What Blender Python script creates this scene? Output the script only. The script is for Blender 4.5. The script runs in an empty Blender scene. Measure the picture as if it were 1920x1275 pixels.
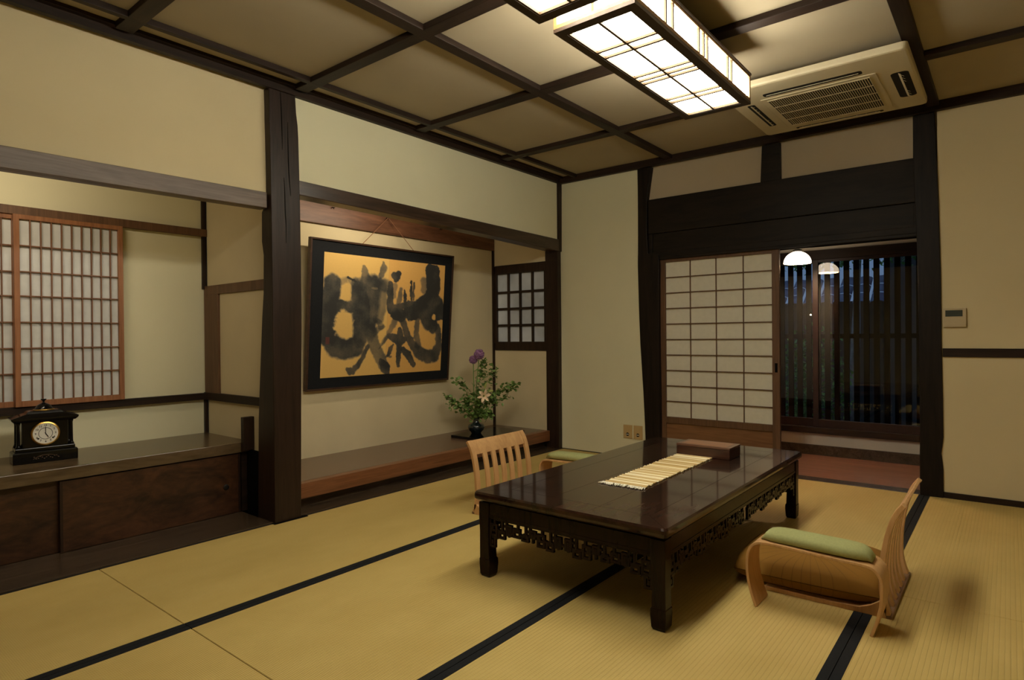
import bpy, bmesh, math, random
import numpy as np
from mathutils import Vector, Matrix, noise
random.seed(7)
sc = bpy.context.scene
COL = sc.collection
XC, YC = 4.84, 3.305          # far wall plane / tokonoma wall plane
R = math.radians

# ---------------------------------------------------------------- materials
def nt(name):
    m = bpy.data.materials.new(name); m.use_nodes = True
    n = m.node_tree; b = n.nodes['Principled BSDF']
    return m, n, b
def N(n, typ, **kw):
    o = n.nodes.new(typ)
    for k, v in kw.items(): setattr(o, k, v)
    return o
def setin(node, **kw):
    for k, v in kw.items(): node.inputs[k].default_value = v
def c4(c): return (c[0], c[1], c[2], 1)
def ramp(n, stops):
    r = N(n, 'ShaderNodeValToRGB'); e = r.color_ramp.elements
    while len(e) < len(stops): e.new(.5)
    for i, (p, c) in enumerate(stops): e[i].position = p; e[i].color = c4(c)
    return r
def plain(name, col, rough=.5, spec=.5, metal=0, vary=.06, scale=8, bump=0, coat=0, obj=True):
    m, n, b = nt(name)
    tc = N(n, 'ShaderNodeTexCoord'); nz = N(n, 'ShaderNodeTexNoise'); setin(nz, Scale=scale, Detail=4.0)
    n.links.new(tc.outputs['Object'], nz.inputs['Vector'])
    r = ramp(n, [(.3, [x*(1-vary) for x in col]), (.7, [min(1, x*(1+vary)) for x in col])])
    n.links.new(nz.outputs['Fac'], r.inputs['Fac']); n.links.new(r.outputs['Color'], b.inputs['Base Color'])
    b.inputs['Roughness'].default_value = rough; b.inputs['Metallic'].default_value = metal
    b.inputs['Specular IOR Level'].default_value = spec; b.inputs['Coat Weight'].default_value = coat
    b.inputs['Coat Roughness'].default_value = .08
    if bump:
        bp = N(n, 'ShaderNodeBump'); setin(bp, Strength=bump, Distance=.002)
        nz2 = N(n, 'ShaderNodeTexNoise'); setin(nz2, Scale=scale*25, Detail=5.0)
        n.links.new(tc.outputs['Object'], nz2.inputs['Vector']); n.links.new(nz2.outputs['Fac'], bp.inputs['Height'])
        n.links.new(bp.outputs['Normal'], b.inputs['Normal'])
    return m
def wood(name, dark, light, axis='X', rough=.45, spec=.4, scale=1.0, coat=0, stretch=14, bump=.25):
    m, n, b = nt(name)
    tc = N(n, 'ShaderNodeTexCoord'); mp = N(n, 'ShaderNodeMapping')
    s = [stretch*scale]*3; s['XYZ'.index(axis)] = 1.0*scale
    mp.inputs['Scale'].default_value = s
    n.links.new(tc.outputs['Object'], mp.inputs['Vector'])
    nz = N(n, 'ShaderNodeTexNoise'); setin(nz, Scale=1.6, Detail=6.0, Roughness=.62, Distortion=1.1)
    n.links.new(mp.outputs['Vector'], nz.inputs['Vector'])
    fine = N(n, 'ShaderNodeTexNoise'); setin(fine, Scale=9.0, Detail=3.0)
    n.links.new(mp.outputs['Vector'], fine.inputs['Vector'])
    mx = N(n, 'ShaderNodeMath', operation='MULTIPLY_ADD'); mx.inputs[1].default_value = .35
    n.links.new(fine.outputs['Fac'], mx.inputs[0]); n.links.new(nz.outputs['Fac'], mx.inputs[2])
    r = ramp(n, [(.45, dark), (.85, light)])
    n.links.new(mx.outputs[0], r.inputs['Fac']); n.links.new(r.outputs['Color'], b.inputs['Base Color'])
    bp = N(n, 'ShaderNodeBump'); setin(bp, Strength=bump, Distance=.0015)
    n.links.new(mx.outputs[0], bp.inputs['Height']); n.links.new(bp.outputs['Normal'], b.inputs['Normal'])
    b.inputs['Roughness'].default_value = rough; b.inputs['Specular IOR Level'].default_value = spec
    b.inputs['Coat Weight'].default_value = coat; b.inputs['Coat Roughness'].default_value = .03
    return m
def emit(name, col, strength):
    m, n, b = nt(name)
    b.inputs['Base Color'].default_value = c4(col); b.inputs['Emission Color'].default_value = c4(col)
    b.inputs['Emission Strength'].default_value = strength; b.inputs['Roughness'].default_value = .6
    return m

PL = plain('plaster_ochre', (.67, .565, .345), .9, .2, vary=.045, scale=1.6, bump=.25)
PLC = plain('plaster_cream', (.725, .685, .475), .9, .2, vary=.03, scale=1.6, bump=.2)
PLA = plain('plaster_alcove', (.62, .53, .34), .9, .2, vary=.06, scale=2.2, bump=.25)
PLW = plain('plaster_white', (.66, .61, .52), .9, .2, vary=.04, scale=2)
CEIL = plain('ceiling_paper', (.44, .375, .26), .9, .2, vary=.05, scale=2.0, bump=.1)
DKX = wood('dark_wood_x', (.011, .0070, .0050), (.032, .018, .0115), 'X', spec=.2, rough=.5)
DKY = wood('dark_wood_y', (.011, .0070, .0050), (.032, .018, .0115), 'Y', spec=.2, rough=.5)
DKZ = wood('dark_wood_z', (.011, .006, .0038), (.032, .0165, .010), 'Z', rough=.42, spec=.3)
GRY = wood('old_beam_y', (.005, .0036, .0024), (.018, .012, .0075), 'Y', rough=.55, spec=.2, stretch=7)
LINT = wood('lintel_wood', (.022, .013, .008), (.065, .038, .024), 'X', rough=.30, spec=.55)
LINS = wood('alcove_lintel_wood', (.070, .044, .028), (.165, .115, .078), 'X', rough=.36, spec=.3)  # paler than the other lintel: its glossy reflection is put into the colour
REDB = wood('reddish_board', (.065, .026, .014), (.17, .075, .040), 'X', rough=.42, stretch=9)
KAM = wood('kamachi_wood', (.12, .045, .018), (.25, .10, .042), 'X', rough=.35, stretch=18)
TOKO = wood('tokonoma_board', (.10, .055, .034), (.16, .092, .058), 'X', rough=.22, spec=.5, stretch=8)
SILL = wood('floor_sill_wood', (.028, .018, .011), (.080, .052, .031), 'X', rough=.27, stretch=10)
DESK = wood('desk_burl', (.055, .034, .017), (.15, .10, .052), 'X', rough=.25, spec=.5, stretch=4)
DOORW = wood('burl_door', (.012, .0055, .0032), (.085, .034, .015), 'X', rough=.4, scale=2.4, stretch=2.2)
CEDAR = wood('cedar_frame', (.20, .078, .030), (.34, .145, .06), 'Z', rough=.5, stretch=16)
CEDD = wood('cedar_bar', (.13, .055, .025), (.22, .10, .048), 'Z', rough=.55, stretch=16)
SHOJ = wood('shoji_door_wood', (.085, .042, .020), (.16, .082, .040), 'Z', rough=.5, stretch=16)
SHOH = wood('shoji_lower_panel', (.14, .062, .026), (.24, .115, .05), 'Y', rough=.45, stretch=12)
COR = wood('corridor_floor_wood', (.13, .055, .033), (.24, .11, .065), 'Y', rough=.35, stretch=10)
PAPER = plain('shoji_paper', (.70, .665, .55), .85, .15, vary=.03, scale=30)
PAPB = plain('shoji_paper_bluish', (.60, .61, .60), .85, .15, vary=.05, scale=18)
PAPD = plain('small_window_paper', (.50, .54, .60), .8, .15, vary=.25, scale=3)
ROSE = wood('rosewood', (.0045, .0022, .0016), (.016, .0062, .0038), 'Z', rough=.25, spec=.16, coat=0, stretch=9, bump=.08)
ROST = wood('rosewood_top', (.0055, .0024, .0016), (.036, .0125, .0068), 'X', rough=.35, spec=.08, coat=1.0, stretch=5, bump=.0)
BEECH = wood('light_bentwood', (.50, .27, .105), (.66, .39, .17), 'Z', rough=.38, stretch=12, bump=.05)
LAMPW = wood('lamp_light_wood', (.24, .13, .05), (.34, .20, .085), 'X', rough=.5, bump=.05)
LAMPD = wood('lamp_dark_wood', (.030, .018, .012), (.060, .037, .026), 'X', rough=.5, bump=.05)
GREEN = plain('green_fabric', (.40, .415, .18), .95, .1, vary=.08, scale=120, bump=.5)
BLACK = plain('black_lacquer', (.003, .003, .0033), .12, .3, vary=.1)
BLKM = plain('black_mount_cloth', (.009, .010, .012), .85, .2, vary=.15, scale=90)
HERI = plain('black_border_cloth', (.011, .012, .014), .85, .2, vary=.15, scale=150, bump=.3)
VOID = plain('dark_void', (.003, .0025, .002), .9, .1)
ACW = plain('ivory_plastic', (.62, .54, .36), .5, .4, vary=.02)
ACD = plain('dark_slot', (.012, .011, .009), .7, .3)
GOLD = plain('brass', (.62, .38, .10), .28, .5, metal=1, vary=.05)
DIAL = plain('dial_enamel', (.80, .78, .70), .4, .5, vary=.01)
INK = plain('black_print', (.01, .01, .01), .5, .4)
CERA = plain('dark_teal_glaze', (.012, .020, .022), .12, .6, vary=.3, scale=14, coat=.6)
PLATE = plain('outlet_plate', (.52, .36, .16), .45, .4, vary=.03)
THER = plain('thermostat_plastic', (.52, .42, .26), .5, .4, vary=.02)
LCD = plain('lcd_screen', (.055, .065, .055), .2, .5)
STEM = plain('stem_green', (.11, .20, .045), .6, .3)
PURP = plain('purple_florets', (.26, .135, .27), .8, .2, vary=.3, scale=60, bump=.6)
LILY = plain('lily_petal', (.85, .66, .46), .5, .3, vary=.1, scale=20)
BUD = plain('lily_bud', (.45, .50, .16), .5, .3, vary=.1)
CORD = plain('red_brown_cord', (.22, .10, .055), .8, .2)
IRON = plain('dark_iron', (.02, .018, .016), .5, .5, metal=.5)
YARN = plain('cream_fringe', (.85, .80, .66), .95, .1)
SHADE = emit('lamp_shade_paper', (1.0, .935, .765), 7.6)
SHADS = emit('lamp_side_paper', (1.0, .935, .765), 9.5)
LAMPM = wood('lamp_muntin_wood', (.075, .045, .018), (.105, .065, .028), 'X', rough=.6, bump=.02)
STILE = wood('dark_red_sash', (.010, .004, .003), (.026, .009, .006), 'Z', rough=.45)
DOME = emit('opal_glass_dome', (1.0, .80, .58), 2.6)
SPARK = emit('garden_light_bulb', (1.0, .7, .4), 14.0)

def leafmat():
    m, n, b = nt('leaf_green')
    tc = N(n, 'ShaderNodeTexCoord'); nz = N(n, 'ShaderNodeTexNoise'); setin(nz, Scale=25.0, Detail=2.0)
    n.links.new(tc.outputs['Object'], nz.inputs['Vector'])
    r = ramp(n, [(.35, (.075, .15, .030)), (.65, (.21, .34, .085))])
    n.links.new(nz.outputs['Fac'], r.inputs['Fac']); n.links.new(r.outputs['Color'], b.inputs['Base Color'])
    b.inputs['Roughness'].default_value = .5
    return m
LEAF = leafmat()

def tatami():
    m, n, b = nt('tatami_rush')
    g = N(n, 'ShaderNodeNewGeometry'); sx = N(n, 'ShaderNodeSeparateXYZ')
    n.links.new(g.outputs['Position'], sx.inputs[0])
    def sin(out, period):
        a = N(n, 'ShaderNodeMath', operation='MULTIPLY'); a.inputs[1].default_value = 2*math.pi/period
        n.links.new(out, a.inputs[0]); s = N(n, 'ShaderNodeMath', operation='SINE'); n.links.new(a.outputs[0], s.inputs[0]); return s.outputs[0]
    sy = sin(sx.outputs['Y'], .0155); sxx = sin(sx.outputs['X'], .0062)
    ab = N(n, 'ShaderNodeMath', operation='ABSOLUTE'); n.links.new(sin(sx.outputs['Y'], .031), ab.inputs[0])
    pw = N(n, 'ShaderNodeMath', operation='POWER'); pw.inputs[1].default_value = .35; n.links.new(ab.outputs[0], pw.inputs[0])
    mu = N(n, 'ShaderNodeMath', operation='MULTIPLY'); mu.inputs[1].default_value = .12; n.links.new(sxx, mu.inputs[0])
    h = N(n, 'ShaderNodeMath', operation='ADD'); n.links.new(pw.outputs[0], h.inputs[0]); n.links.new(mu.outputs[0], h.inputs[1])
    nz = N(n, 'ShaderNodeTexNoise'); setin(nz, Scale=2.2, Detail=5.0, Roughness=.6)
    mp = N(n, 'ShaderNodeMapping'); mp.inputs['Scale'].default_value = (1, 1.6, 1)
    n.links.new(g.outputs['Position'], mp.inputs['Vector']); n.links.new(mp.outputs[0], nz.inputs['Vector'])
    r = ramp(n, [(.3, (.53, .38, .118)), (.7, (.60, .445, .152))])
    n.links.new(nz.outputs['Fac'], r.inputs['Fac'])
    r2 = ramp(n, [(.0, (.62, .60, .55)), (.55, (1, 1, 1))]); n.links.new(h.outputs[0], r2.inputs['Fac'])
    mixc = N(n, 'ShaderNodeMix', data_type='RGBA', blend_type='MULTIPLY'); mixc.inputs['Factor'].default_value = .85
    n.links.new(r.outputs['Color'], mixc.inputs['A']); n.links.new(r2.outputs['Color'], mixc.inputs['B'])
    n.links.new(mixc.outputs['Result'], b.inputs['Base Color'])
    bp = N(n, 'ShaderNodeBump'); setin(bp, Strength=.6, Distance=.0025)
    n.links.new(h.outputs[0], bp.inputs['Height']); n.links.new(bp.outputs['Normal'], b.inputs['Normal'])
    b.inputs['Roughness'].default_value = .62; b.inputs['Specular IOR Level'].default_value = .35
    return m
TAT = tatami()

def zabmat():
    m, n, b = nt('golden_brown_cushion_cloth')
    tc = N(n, 'ShaderNodeTexCoord'); sx = N(n, 'ShaderNodeSeparateXYZ'); n.links.new(tc.outputs['Object'], sx.inputs[0])
    at = N(n, 'ShaderNodeMath', operation='ARCTAN2'); xo = N(n, 'ShaderNodeMath', operation='ADD'); xo.inputs[1].default_value = .07; n.links.new(sx.outputs['X'], xo.inputs[0]); n.links.new(sx.outputs['Y'], at.inputs[0]); n.links.new(xo.outputs[0], at.inputs[1])
    k = N(n, 'ShaderNodeMath', operation='MULTIPLY'); k.inputs[1].default_value = 16; n.links.new(at.outputs[0], k.inputs[0])
    s = N(n, 'ShaderNodeMath', operation='SINE'); n.links.new(k.outputs[0], s.inputs[0])
    a = N(n, 'ShaderNodeMath', operation='ABSOLUTE'); n.links.new(s.outputs[0], a.inputs[0])
    ln = N(n, 'ShaderNodeVectorMath', operation='LENGTH')
    cb = N(n, 'ShaderNodeCombineXYZ'); n.links.new(xo.outputs[0], cb.inputs[0]); n.links.new(sx.outputs['Y'], cb.inputs[1])
    n.links.new(cb.outputs[0], ln.inputs[0])
    fall = N(n, 'ShaderNodeMapRange'); setin(fall, **{'From Min': .25, 'From Max': .19, 'To Min': 0.0, 'To Max': 1.0}); n.links.new(ln.outputs['Value'], fall.inputs[0])
    inv = N(n, 'ShaderNodeMapRange'); setin(inv, **{'From Min': 0.0, 'From Max': .22, 'To Min': 1.0, 'To Max': 0.0}); n.links.new(a.outputs[0], inv.inputs[0])
    f = N(n, 'ShaderNodeMath', operation='MULTIPLY'); n.links.new(inv.outputs[0], f.inputs[0]); n.links.new(fall.outputs[0], f.inputs[1])
    f2 = N(n, 'ShaderNodeMath', operation='MULTIPLY'); f2.inputs[1].default_value = .6; n.links.new(f.outputs[0], f2.inputs[0])
    mx = N(n, 'ShaderNodeMix', data_type='RGBA'); n.links.new(f2.outputs[0], mx.inputs['Factor'])
    mx.inputs['A'].default_value = (.235, .112, .015, 1); mx.inputs['B'].default_value = (.10, .045, .008, 1)
    n.links.new(mx.outputs['Result'], b.inputs['Base Color'])
    b.inputs['Roughness'].default_value = .8; b.inputs['Specular IOR Level'].default_value = .2
    return m
ZAB = zabmat()
ROST.node_tree.nodes['Principled BSDF'].inputs['Coat Roughness'].default_value = .065
ROST.node_tree.nodes['Principled BSDF'].inputs['Coat Weight'].default_value = 1.0
FARZ = wood('blackened_post_wood', (.005, .0036, .0026), (.017, .0105, .007), 'Z', rough=.5, spec=.2)
GLEAF = plain('garden_leaf', (.15, .33, .09), .6, .3, vary=.5, scale=9)

# ---------------------------------------------------------------- mesh helpers
class MB:
    def __init__(s): s.v = []; s.f = []; s.M = Matrix.Identity(4)
    def add(s, vs, fs):
        o = len(s.v); s.v += [tuple(s.M @ Vector(p)) for p in vs]; s.f += [tuple(i+o for i in f) for f in fs]; return s
    def box(s, x0, x1, y0, y1, z0, z1):
        return s.add([(x0,y0,z0),(x1,y0,z0),(x1,y1,z0),(x0,y1,z0),(x0,y0,z1),(x1,y0,z1),(x1,y1,z1),(x0,y1,z1)],
                     [(3,2,1,0),(4,5,6,7),(0,1,5,4),(1,2,6,5),(2,3,7,6),(3,0,4,7)])
    def loft(s, rings, closed=True, cap=True):
        n = len(rings[0]); vs = [p for r in rings for p in r]; fs = []
        for i in range(len(rings)-1):
            for j in range(n if closed else n-1):
                k = (j+1) % n; fs.append((i*n+j, i*n+k, (i+1)*n+k, (i+1)*n+j))
        if cap: fs.append(tuple(range(n-1, -1, -1))); fs.append(tuple((len(rings)-1)*n+j for j in range(n)))
        return s.add(vs, fs)
    def rects(s, secs):            # (z, x0, x1, y0, y1)
        return s.loft([[(x0,y0,z),(x1,y0,z),(x1,y1,z),(x0,y1,z)] for z, x0, x1, y0, y1 in secs])
    def lathe(s, prof, c=(0,0,0), seg=24):
        rings = [[(c[0]+r*math.cos(2*math.pi*j/seg), c[1]+r*math.sin(2*math.pi*j/seg), c[2]+z) for j in range(seg)] for r, z in prof]
        return s.loft(rings)
    def tube(s, pts, r, seg=8):
        pts = [Vector(p) for p in pts]; rings = []
        rr = r if isinstance(r, (list, tuple)) else [r]*len(pts)
        up = Vector((0,0,1)); 
        for i, p in enumerate(pts):
            t = (pts[min(i+1, len(pts)-1)] - pts[max(i-1, 0)]).normalized()
            a = t.cross(up)
            if a.length < .05: a = t.cross(Vector((1,0,0)))
            a.normalize(); b = t.cross(a)
            rings.append([tuple(p + a*rr[i]*math.cos(2*math.pi*j/seg) + b*rr[i]*math.sin(2*math.pi*j/seg)) for j in range(seg)])
        return s.loft(rings)
    def ribbon(s, pts, x0, x1, th):   # pts (y,z) centre line; strip spanning x0..x1, thickness th
        rings = []
        for i, (y, z) in enumerate(pts):
            a = pts[max(i-1, 0)]; b = pts[min(i+1, len(pts)-1)]
            dy, dz = b[0]-a[0], b[1]-a[1]; L = math.hypot(dy, dz) or 1; ny, nz = -dz/L*th/2, dy/L*th/2
            rings.append([(x0,y+ny,z+nz),(x1,y+ny,z+nz),(x1,y-ny,z-nz),(x0,y-ny,z-nz)])
        return s.loft(rings)
    def build(s, name, mat, parent=None, bevel=0, smooth=False, seg=2, **props):
        me = bpy.data.meshes.new(name); me.from_pydata(s.v, [], s.f); me.update()
        bm = bmesh.new(); bm.from_mesh(me); bmesh.ops.recalc_face_normals(bm, faces=bm.faces); bm.to_mesh(me); bm.free()
        me.materials.append(mat)
        o = bpy.data.objects.new(name, me); COL.objects.link(o)
        if parent: o.parent = parent
        if smooth:
            for p in me.polygons: p.use_smooth = True
        if bevel:
            b = o.modifiers.new('bevel', 'BEVEL'); b.width = bevel; b.segments = seg; b.limit_method = 'ANGLE'; b.angle_limit = R(40)
        for k, v in props.items(): o[k] = v
        return o
def thing(name, label, cat, loc=(0,0,0), rz=0, group=None):
    o = bpy.data.objects.new(name, None); COL.objects.link(o); o.empty_display_size = .05
    o.location = loc; o.rotation_euler = (0,0,rz); o['label'] = label; o['category'] = cat
    if group: o['group'] = group
    return o
def tag(o, label, cat, group=None):
    o['label'] = label; o['category'] = cat
    if group: o['group'] = group
    return o
def struct(o, label=None, cat=None):
    o['kind'] = 'structure'
    if label: o['label'] = label; o['category'] = cat or o.name.split('.')[0].replace('_', ' ')
    return o
def sempty(name, label, cat):
    o = thing(name, label, cat); o['kind'] = 'structure'; return o
def B(x0, x1, y0, y1, z0, z1): return MB().box(x0, x1, y0, y1, z0, z1)
def dup(root, loc, rz, label):
    r = root.copy(); COL.objects.link(r); r.location = loc; r.rotation_euler = (0,0,rz); r['label'] = label
    for ch in list(root.children):
        c = ch.copy(); COL.objects.link(c); c.parent = r
        for g in ch.children:
            d = g.copy(); COL.objects.link(d); d.parent = c
    return r
def bez(pts, n=8):                # Catmull-Rom through points (tuples of any dimension)
    out = []; P = [pts[0]] + list(pts) + [pts[-1]]
    for i in range(1, len(P)-2):
        for k in range(n):
            t = k/n; o = []
            for a, b, c, d in zip(P[i-1], P[i], P[i+1], P[i+2]):
                o.append(.5*((2*b)+(-a+c)*t+(2*a-5*b+4*c-d)*t*t+(-a+3*b-3*c+d)*t*t*t))
            out.append(tuple(o))
    out.append(tuple(pts[-1])); return out

# ---------------------------------------------------------------- the room shell
XL, YB_, H = -2.9, -2.45, 2.55
struct(B(XL-.1, XC+.1, YB_-.1, 4.5, -.14, -.04).build('floor', VOID), 'room floor beneath the straw mats', 'floor')
struct(B(XL-.1, XC+.2, YB_-.1, 4.5, H, H+.08).build('ceiling', CEIL), 'ochre papered ceiling between dark beams', 'ceiling')
struct(B(XL-.1, XL, YB_, YC, -.04, H).build('wall_back', PL), 'plaster wall behind the viewer', 'wall')
struct(B(XL, XC, YB_-.1, YB_, -.04, H).build('wall_right', PL), 'plaster wall on the right side of the room', 'wall')
# tatami mats
rows = [(2.379, YC, 'row along the alcoves'), (1.406, 2.379, 'second row from the alcoves'), (.438, 1.406, 'third row from the alcoves'), (-.52, .438, 'rightmost row')]
xe = [-.891, 1.019, 2.929, XC]
xn = ['nearest part', 'middle part', 'against far wall']
for ri, (y0, y1, rn) in enumerate(rows):
    for ci in range(3):
        if ri >= 2 and ci == 0: continue
        x0, x1 = xe[ci], xe[ci+1]
        t = thing('tatami_mat', f'straw tatami mat with black borders, {rn}, {xn[ci]}', 'tatami mat', ((x0+x1)/2, (y0+y1)/2, 0), 0, 'tatami mats on the floor')
        w, d = (x1-x0)/2, (y1-y0)/2; g = .0013
        MB().box(-w+g, w-g, -d+.03, d-(.012 if ri == 0 else .03), -.04, 0).build('rush_surface', TAT, t, bevel=.0015, seg=1)
        MB().box(-w+g, w-g, -d+g, -d+.031, -.04, .0012).build('border', HERI, t)
        MB().box(-w+g, w-g, d-(.013 if ri == 0 else .031), d-g, -.04, .0012).build('border', HERI, t)
struct(MB().box(XL, -.892, YB_, YC, -.04, -.001).box(-.8915, 1.018, YB_, .437, -.04, -.001).box(1.0185, XC, YB_, -.521, -.04, -.001).build('trim_1', TAT), 'remaining straw matting of the floor', 'trim')

# ceiling beams
for k, (x0, x1) in enumerate([(1.095, 1.172), (2.028, 2.104), (2.965, 3.042), (3.905, 3.982)]):
    nm = ['leftmost, above the clock alcove', 'meeting the big pillar', 'passing behind the lamp', 'nearest the air conditioner'][k]
    struct(B(x0, x1, YB_, YC-.06, 2.519, H).build('ceiling_beam', DKY, bevel=.003), f'dark ceiling beam running out from the alcove wall, {nm}', 'beam')
for k, (y0, y1) in enumerate([(3.088, 3.122), (2.157, 2.226), (1.215, 1.285), (.346, .415)]):
    nm = ['closest to the alcove wall', 'second from the alcove wall', 'hidden above the lamp', 'beside the air conditioner on the right'][k]
    struct(B(XL, XC-.04, y0, y1, 2.5185, H).build('ceiling_beam', DKX, bevel=.003), f'dark ceiling beam running toward the far wall, {nm}', 'beam')
struct(MB().box(XL, XC-.04, 3.24, YC, 2.532, H).box(XL, XC-.04, 3.272, YC, 2.495, 2.532).build('trim_2', DKX), 'dark cornice above the alcove wall', 'trim')
struct(MB().box(4.797, XC, YB_, YC, 2.49, H).build('trim_3', DKY, bevel=.004), 'dark cornice above the far wall', 'trim')

# ---- wall A (alcove side)
PX0, PX1 = 1.896, 2.08
struct(B(XL-.1, PX0+.02, 3.34, 3.40, 1.86, H).build('wall_left', PL), 'ochre plaster panel above the clock alcove', 'wall')
struct(B(PX1-.02, 4.79, YC, 3.37, 1.94, H).build('wall_left_upper', PLC), 'cream plaster panel above the tokonoma', 'wall')
# big pillar
px = [(0,1.896,2.066,3.475),(.30,1.897,2.069,3.47),(.6,1.896,2.073,3.458),(.82,1.896,2.077,3.44),(1.19,1.897,2.083,3.408),(1.33,1.897,2.083,3.39),(1.55,1.896,2.083,3.382),
      (1.63,1.896,2.082,3.40),(1.80,1.895,2.081,3.395),(1.83,1.894,2.081,3.366),(2.02,1.894,2.078,3.365),(2.25,1.891,2.074,3.36),(2.33,1.889,2.070,3.358),(2.40,1.889,2.061,3.357),(2.50,1.887,2.056,3.357)]
pil = MB()
pil.rects([(z, a, b, 3.285, c) for z, a, b, c in px]).build('pillar', DKZ, bevel=.006)
pil = bpy.data.objects['pillar']; struct(pil, 'big dark hewn pillar between the two alcoves', 'pillar')
ck = MB()
for pts in ([(1.957,2.50),(1.962,2.40),(1.966,2.25),(1.966,2.16)], [(2.004,2.33),(2.003,2.2),(2.006,2.05),(2.013,1.95),(2.017,1.9)], [(1.975,2.0),(1.978,1.94),(1.981,1.8),(1.985,1.73),(1.984,1.62)]):
    pp = bez([(x, z) for x, z in pts], 5); n_ = len(pp)
    rings = []
    for i, (x, z) in enumerate(pp):
        w = .0024*math.sin(math.pi*(i+.6)/(n_+.2))+.0006
        rings.append([(x-w,3.2842,z),(x+w,3.2842,z),(x+w,3.2862,z),(x-w,3.2862,z)])
    ck.loft(rings)
ck.build('crack', VOID, pil)
struct(B(1.885, 2.10, 3.27, 3.49, -.002, .004).build('trim_4', VOID), 'dark foot plate under the big pillar', 'trim')
# lintels
l1 = MB().loft([[(x, 3.315, z0), (x, 3.345, z0), (x, 3.345, z1), (x, 3.315, z1)] for x, z0, z1 in ((XL, 1.765, 1.862), (.684, 1.798, 1.893), (1.885, 1.814, 1.904))])
l1.loft([[(x, 3.345, z0), (x, 3.40, z0), (x, 3.40, z0+.05), (x, 3.345, z0+.05)] for x, z0 in ((XL, 1.765), (.684, 1.798), (1.892, 1.814))])
struct(l1.build('lintel', LINS, bevel=.003), 'lintel across the clock alcove, glossy reflection put into its pale colour', 'lintel')
l2 = MB().loft([[(x, 3.288, z0), (x, 3.40, z0), (x, 3.40, z1), (x, 3.288, z1)] for x, z0, z1 in ((2.075, 1.918, 2.004), (3.2, 1.90, 1.99), (4.0, 1.885, 1.98), (4.84, 1.858, 1.970))])
struct(l2.build('lintel', LINT, bevel=.004), 'dark lintel across the tokonoma', 'lintel')
# floor sills
struct(B(XL, PX0, YC, 4.3, -.05, .008).build('trim_5', SILL, bevel=.002), 'dark wooden sill board below the cabinet', 'trim')
struct(MB().box(PX1-.02, 4.84, YC, 3.62, -.05, .008).box(PX1-.02, 4.79, 3.46, 3.50, .008, .075).build('trim_6', SILL, bevel=.002), 'dark wooden sill board below the tokonoma', 'trim')
struct(MB().box(PX1-.02, 4.79, 3.405, 3.47, .07, .166).build('trim_7', KAM, bevel=.004), 'reddish front edge board of the tokonoma platform', 'trim')
struct(MB().box(PX1-.06, 4.80, 3.47, 4.14, .08, .1655).build('tokonoma_floor', TOKO), 'glossy brown tokonoma platform', 'floor')
# tokonoma
TB = 4.105
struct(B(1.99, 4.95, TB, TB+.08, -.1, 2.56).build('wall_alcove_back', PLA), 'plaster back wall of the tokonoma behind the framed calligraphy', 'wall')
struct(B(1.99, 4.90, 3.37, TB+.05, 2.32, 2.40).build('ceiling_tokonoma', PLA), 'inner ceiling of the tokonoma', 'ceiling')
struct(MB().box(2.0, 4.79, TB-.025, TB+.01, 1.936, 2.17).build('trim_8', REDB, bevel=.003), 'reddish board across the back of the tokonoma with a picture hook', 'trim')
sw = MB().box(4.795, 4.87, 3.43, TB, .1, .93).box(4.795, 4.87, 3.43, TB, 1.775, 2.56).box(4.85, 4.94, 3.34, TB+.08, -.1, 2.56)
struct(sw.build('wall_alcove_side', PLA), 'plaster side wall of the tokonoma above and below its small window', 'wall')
w3 = sempty('window_3', 'small dark lattice paper window in the tokonoma side wall', 'window')
fr = MB()
fr.box(4.785, 4.82, 3.435, 4.075, 1.69, 1.778).box(4.785, 4.82, 3.435, 4.075, .925, 1.012)
fr.box(4.787, 4.82, 4.055, 4.09, 1.0, 1.70).box(4.787, 4.82, 3.43, 3.462, 1.0, 1.70)
fr.build('frame', DKZ, w3, bevel=.002)
la = MB()
for y in (3.608, 3.759, 3.908): la.box(4.795, 4.815, y-.0115, y+.0115, 1.0, 1.70)
for z in (1.175, 1.34, 1.505): la.box(4.796, 4.814, 3.45, 4.07, z-.0115, z+.0115)
la.build('lattice', DKZ, w3)
B(4.812, 4.818, 3.45, 4.07, 1.0, 1.70).build('paper', PAPD, w3)
struct(B(4.775, 4.798, TB-.02, TB+.004, .165, 2.1).build('trim_9', DKZ), 'thin dark strip in the tokonoma corner', 'trim')
struct(MB().rects([(0,4.785,4.84,3.30,3.44),(1,4.785,4.84,3.298,3.44),(1.87,4.78,4.84,3.298,3.44)]).build('pillar', DKZ, bevel=.004), 'dark post at the right end of the tokonoma', 'pillar')
struct(MB().rects([(1.86,4.792,4.845,3.288,3.36),(2.495,4.79,4.846,3.283,3.36)]).build('trim_10', DKZ, bevel=.002), 'thin dark corner post above the tokonoma lintel', 'trim')
# dividing wall between alcoves
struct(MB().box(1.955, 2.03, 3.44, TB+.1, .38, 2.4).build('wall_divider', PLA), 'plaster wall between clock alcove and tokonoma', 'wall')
struct(MB().box(1.94, 2.03, 3.44, TB+.1, -.02, .38).build('trim_11', VOID), 'dark wood foot of the dividing wall', 'trim')
struct(MB().box(1.942, 1.958, 3.45, 4.23, 1.36, 1.42).build('trim_12', SHOJ, bevel=.002), 'brown rail across the side wall of the clock alcove', 'trim')
struct(MB().box(1.94, 1.958, 4.035, 4.225, .70, 1.362).build('trim_13', SHOJ, bevel=.002), 'brown upright board in the corner of the clock alcove', 'trim')
struct(MB().box(1.935, 1.958, 3.45, 4.23, .658, .708).build('trim_14', DKY, bevel=.002), 'dark low rail on the side wall of the clock alcove', 'trim')
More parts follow.
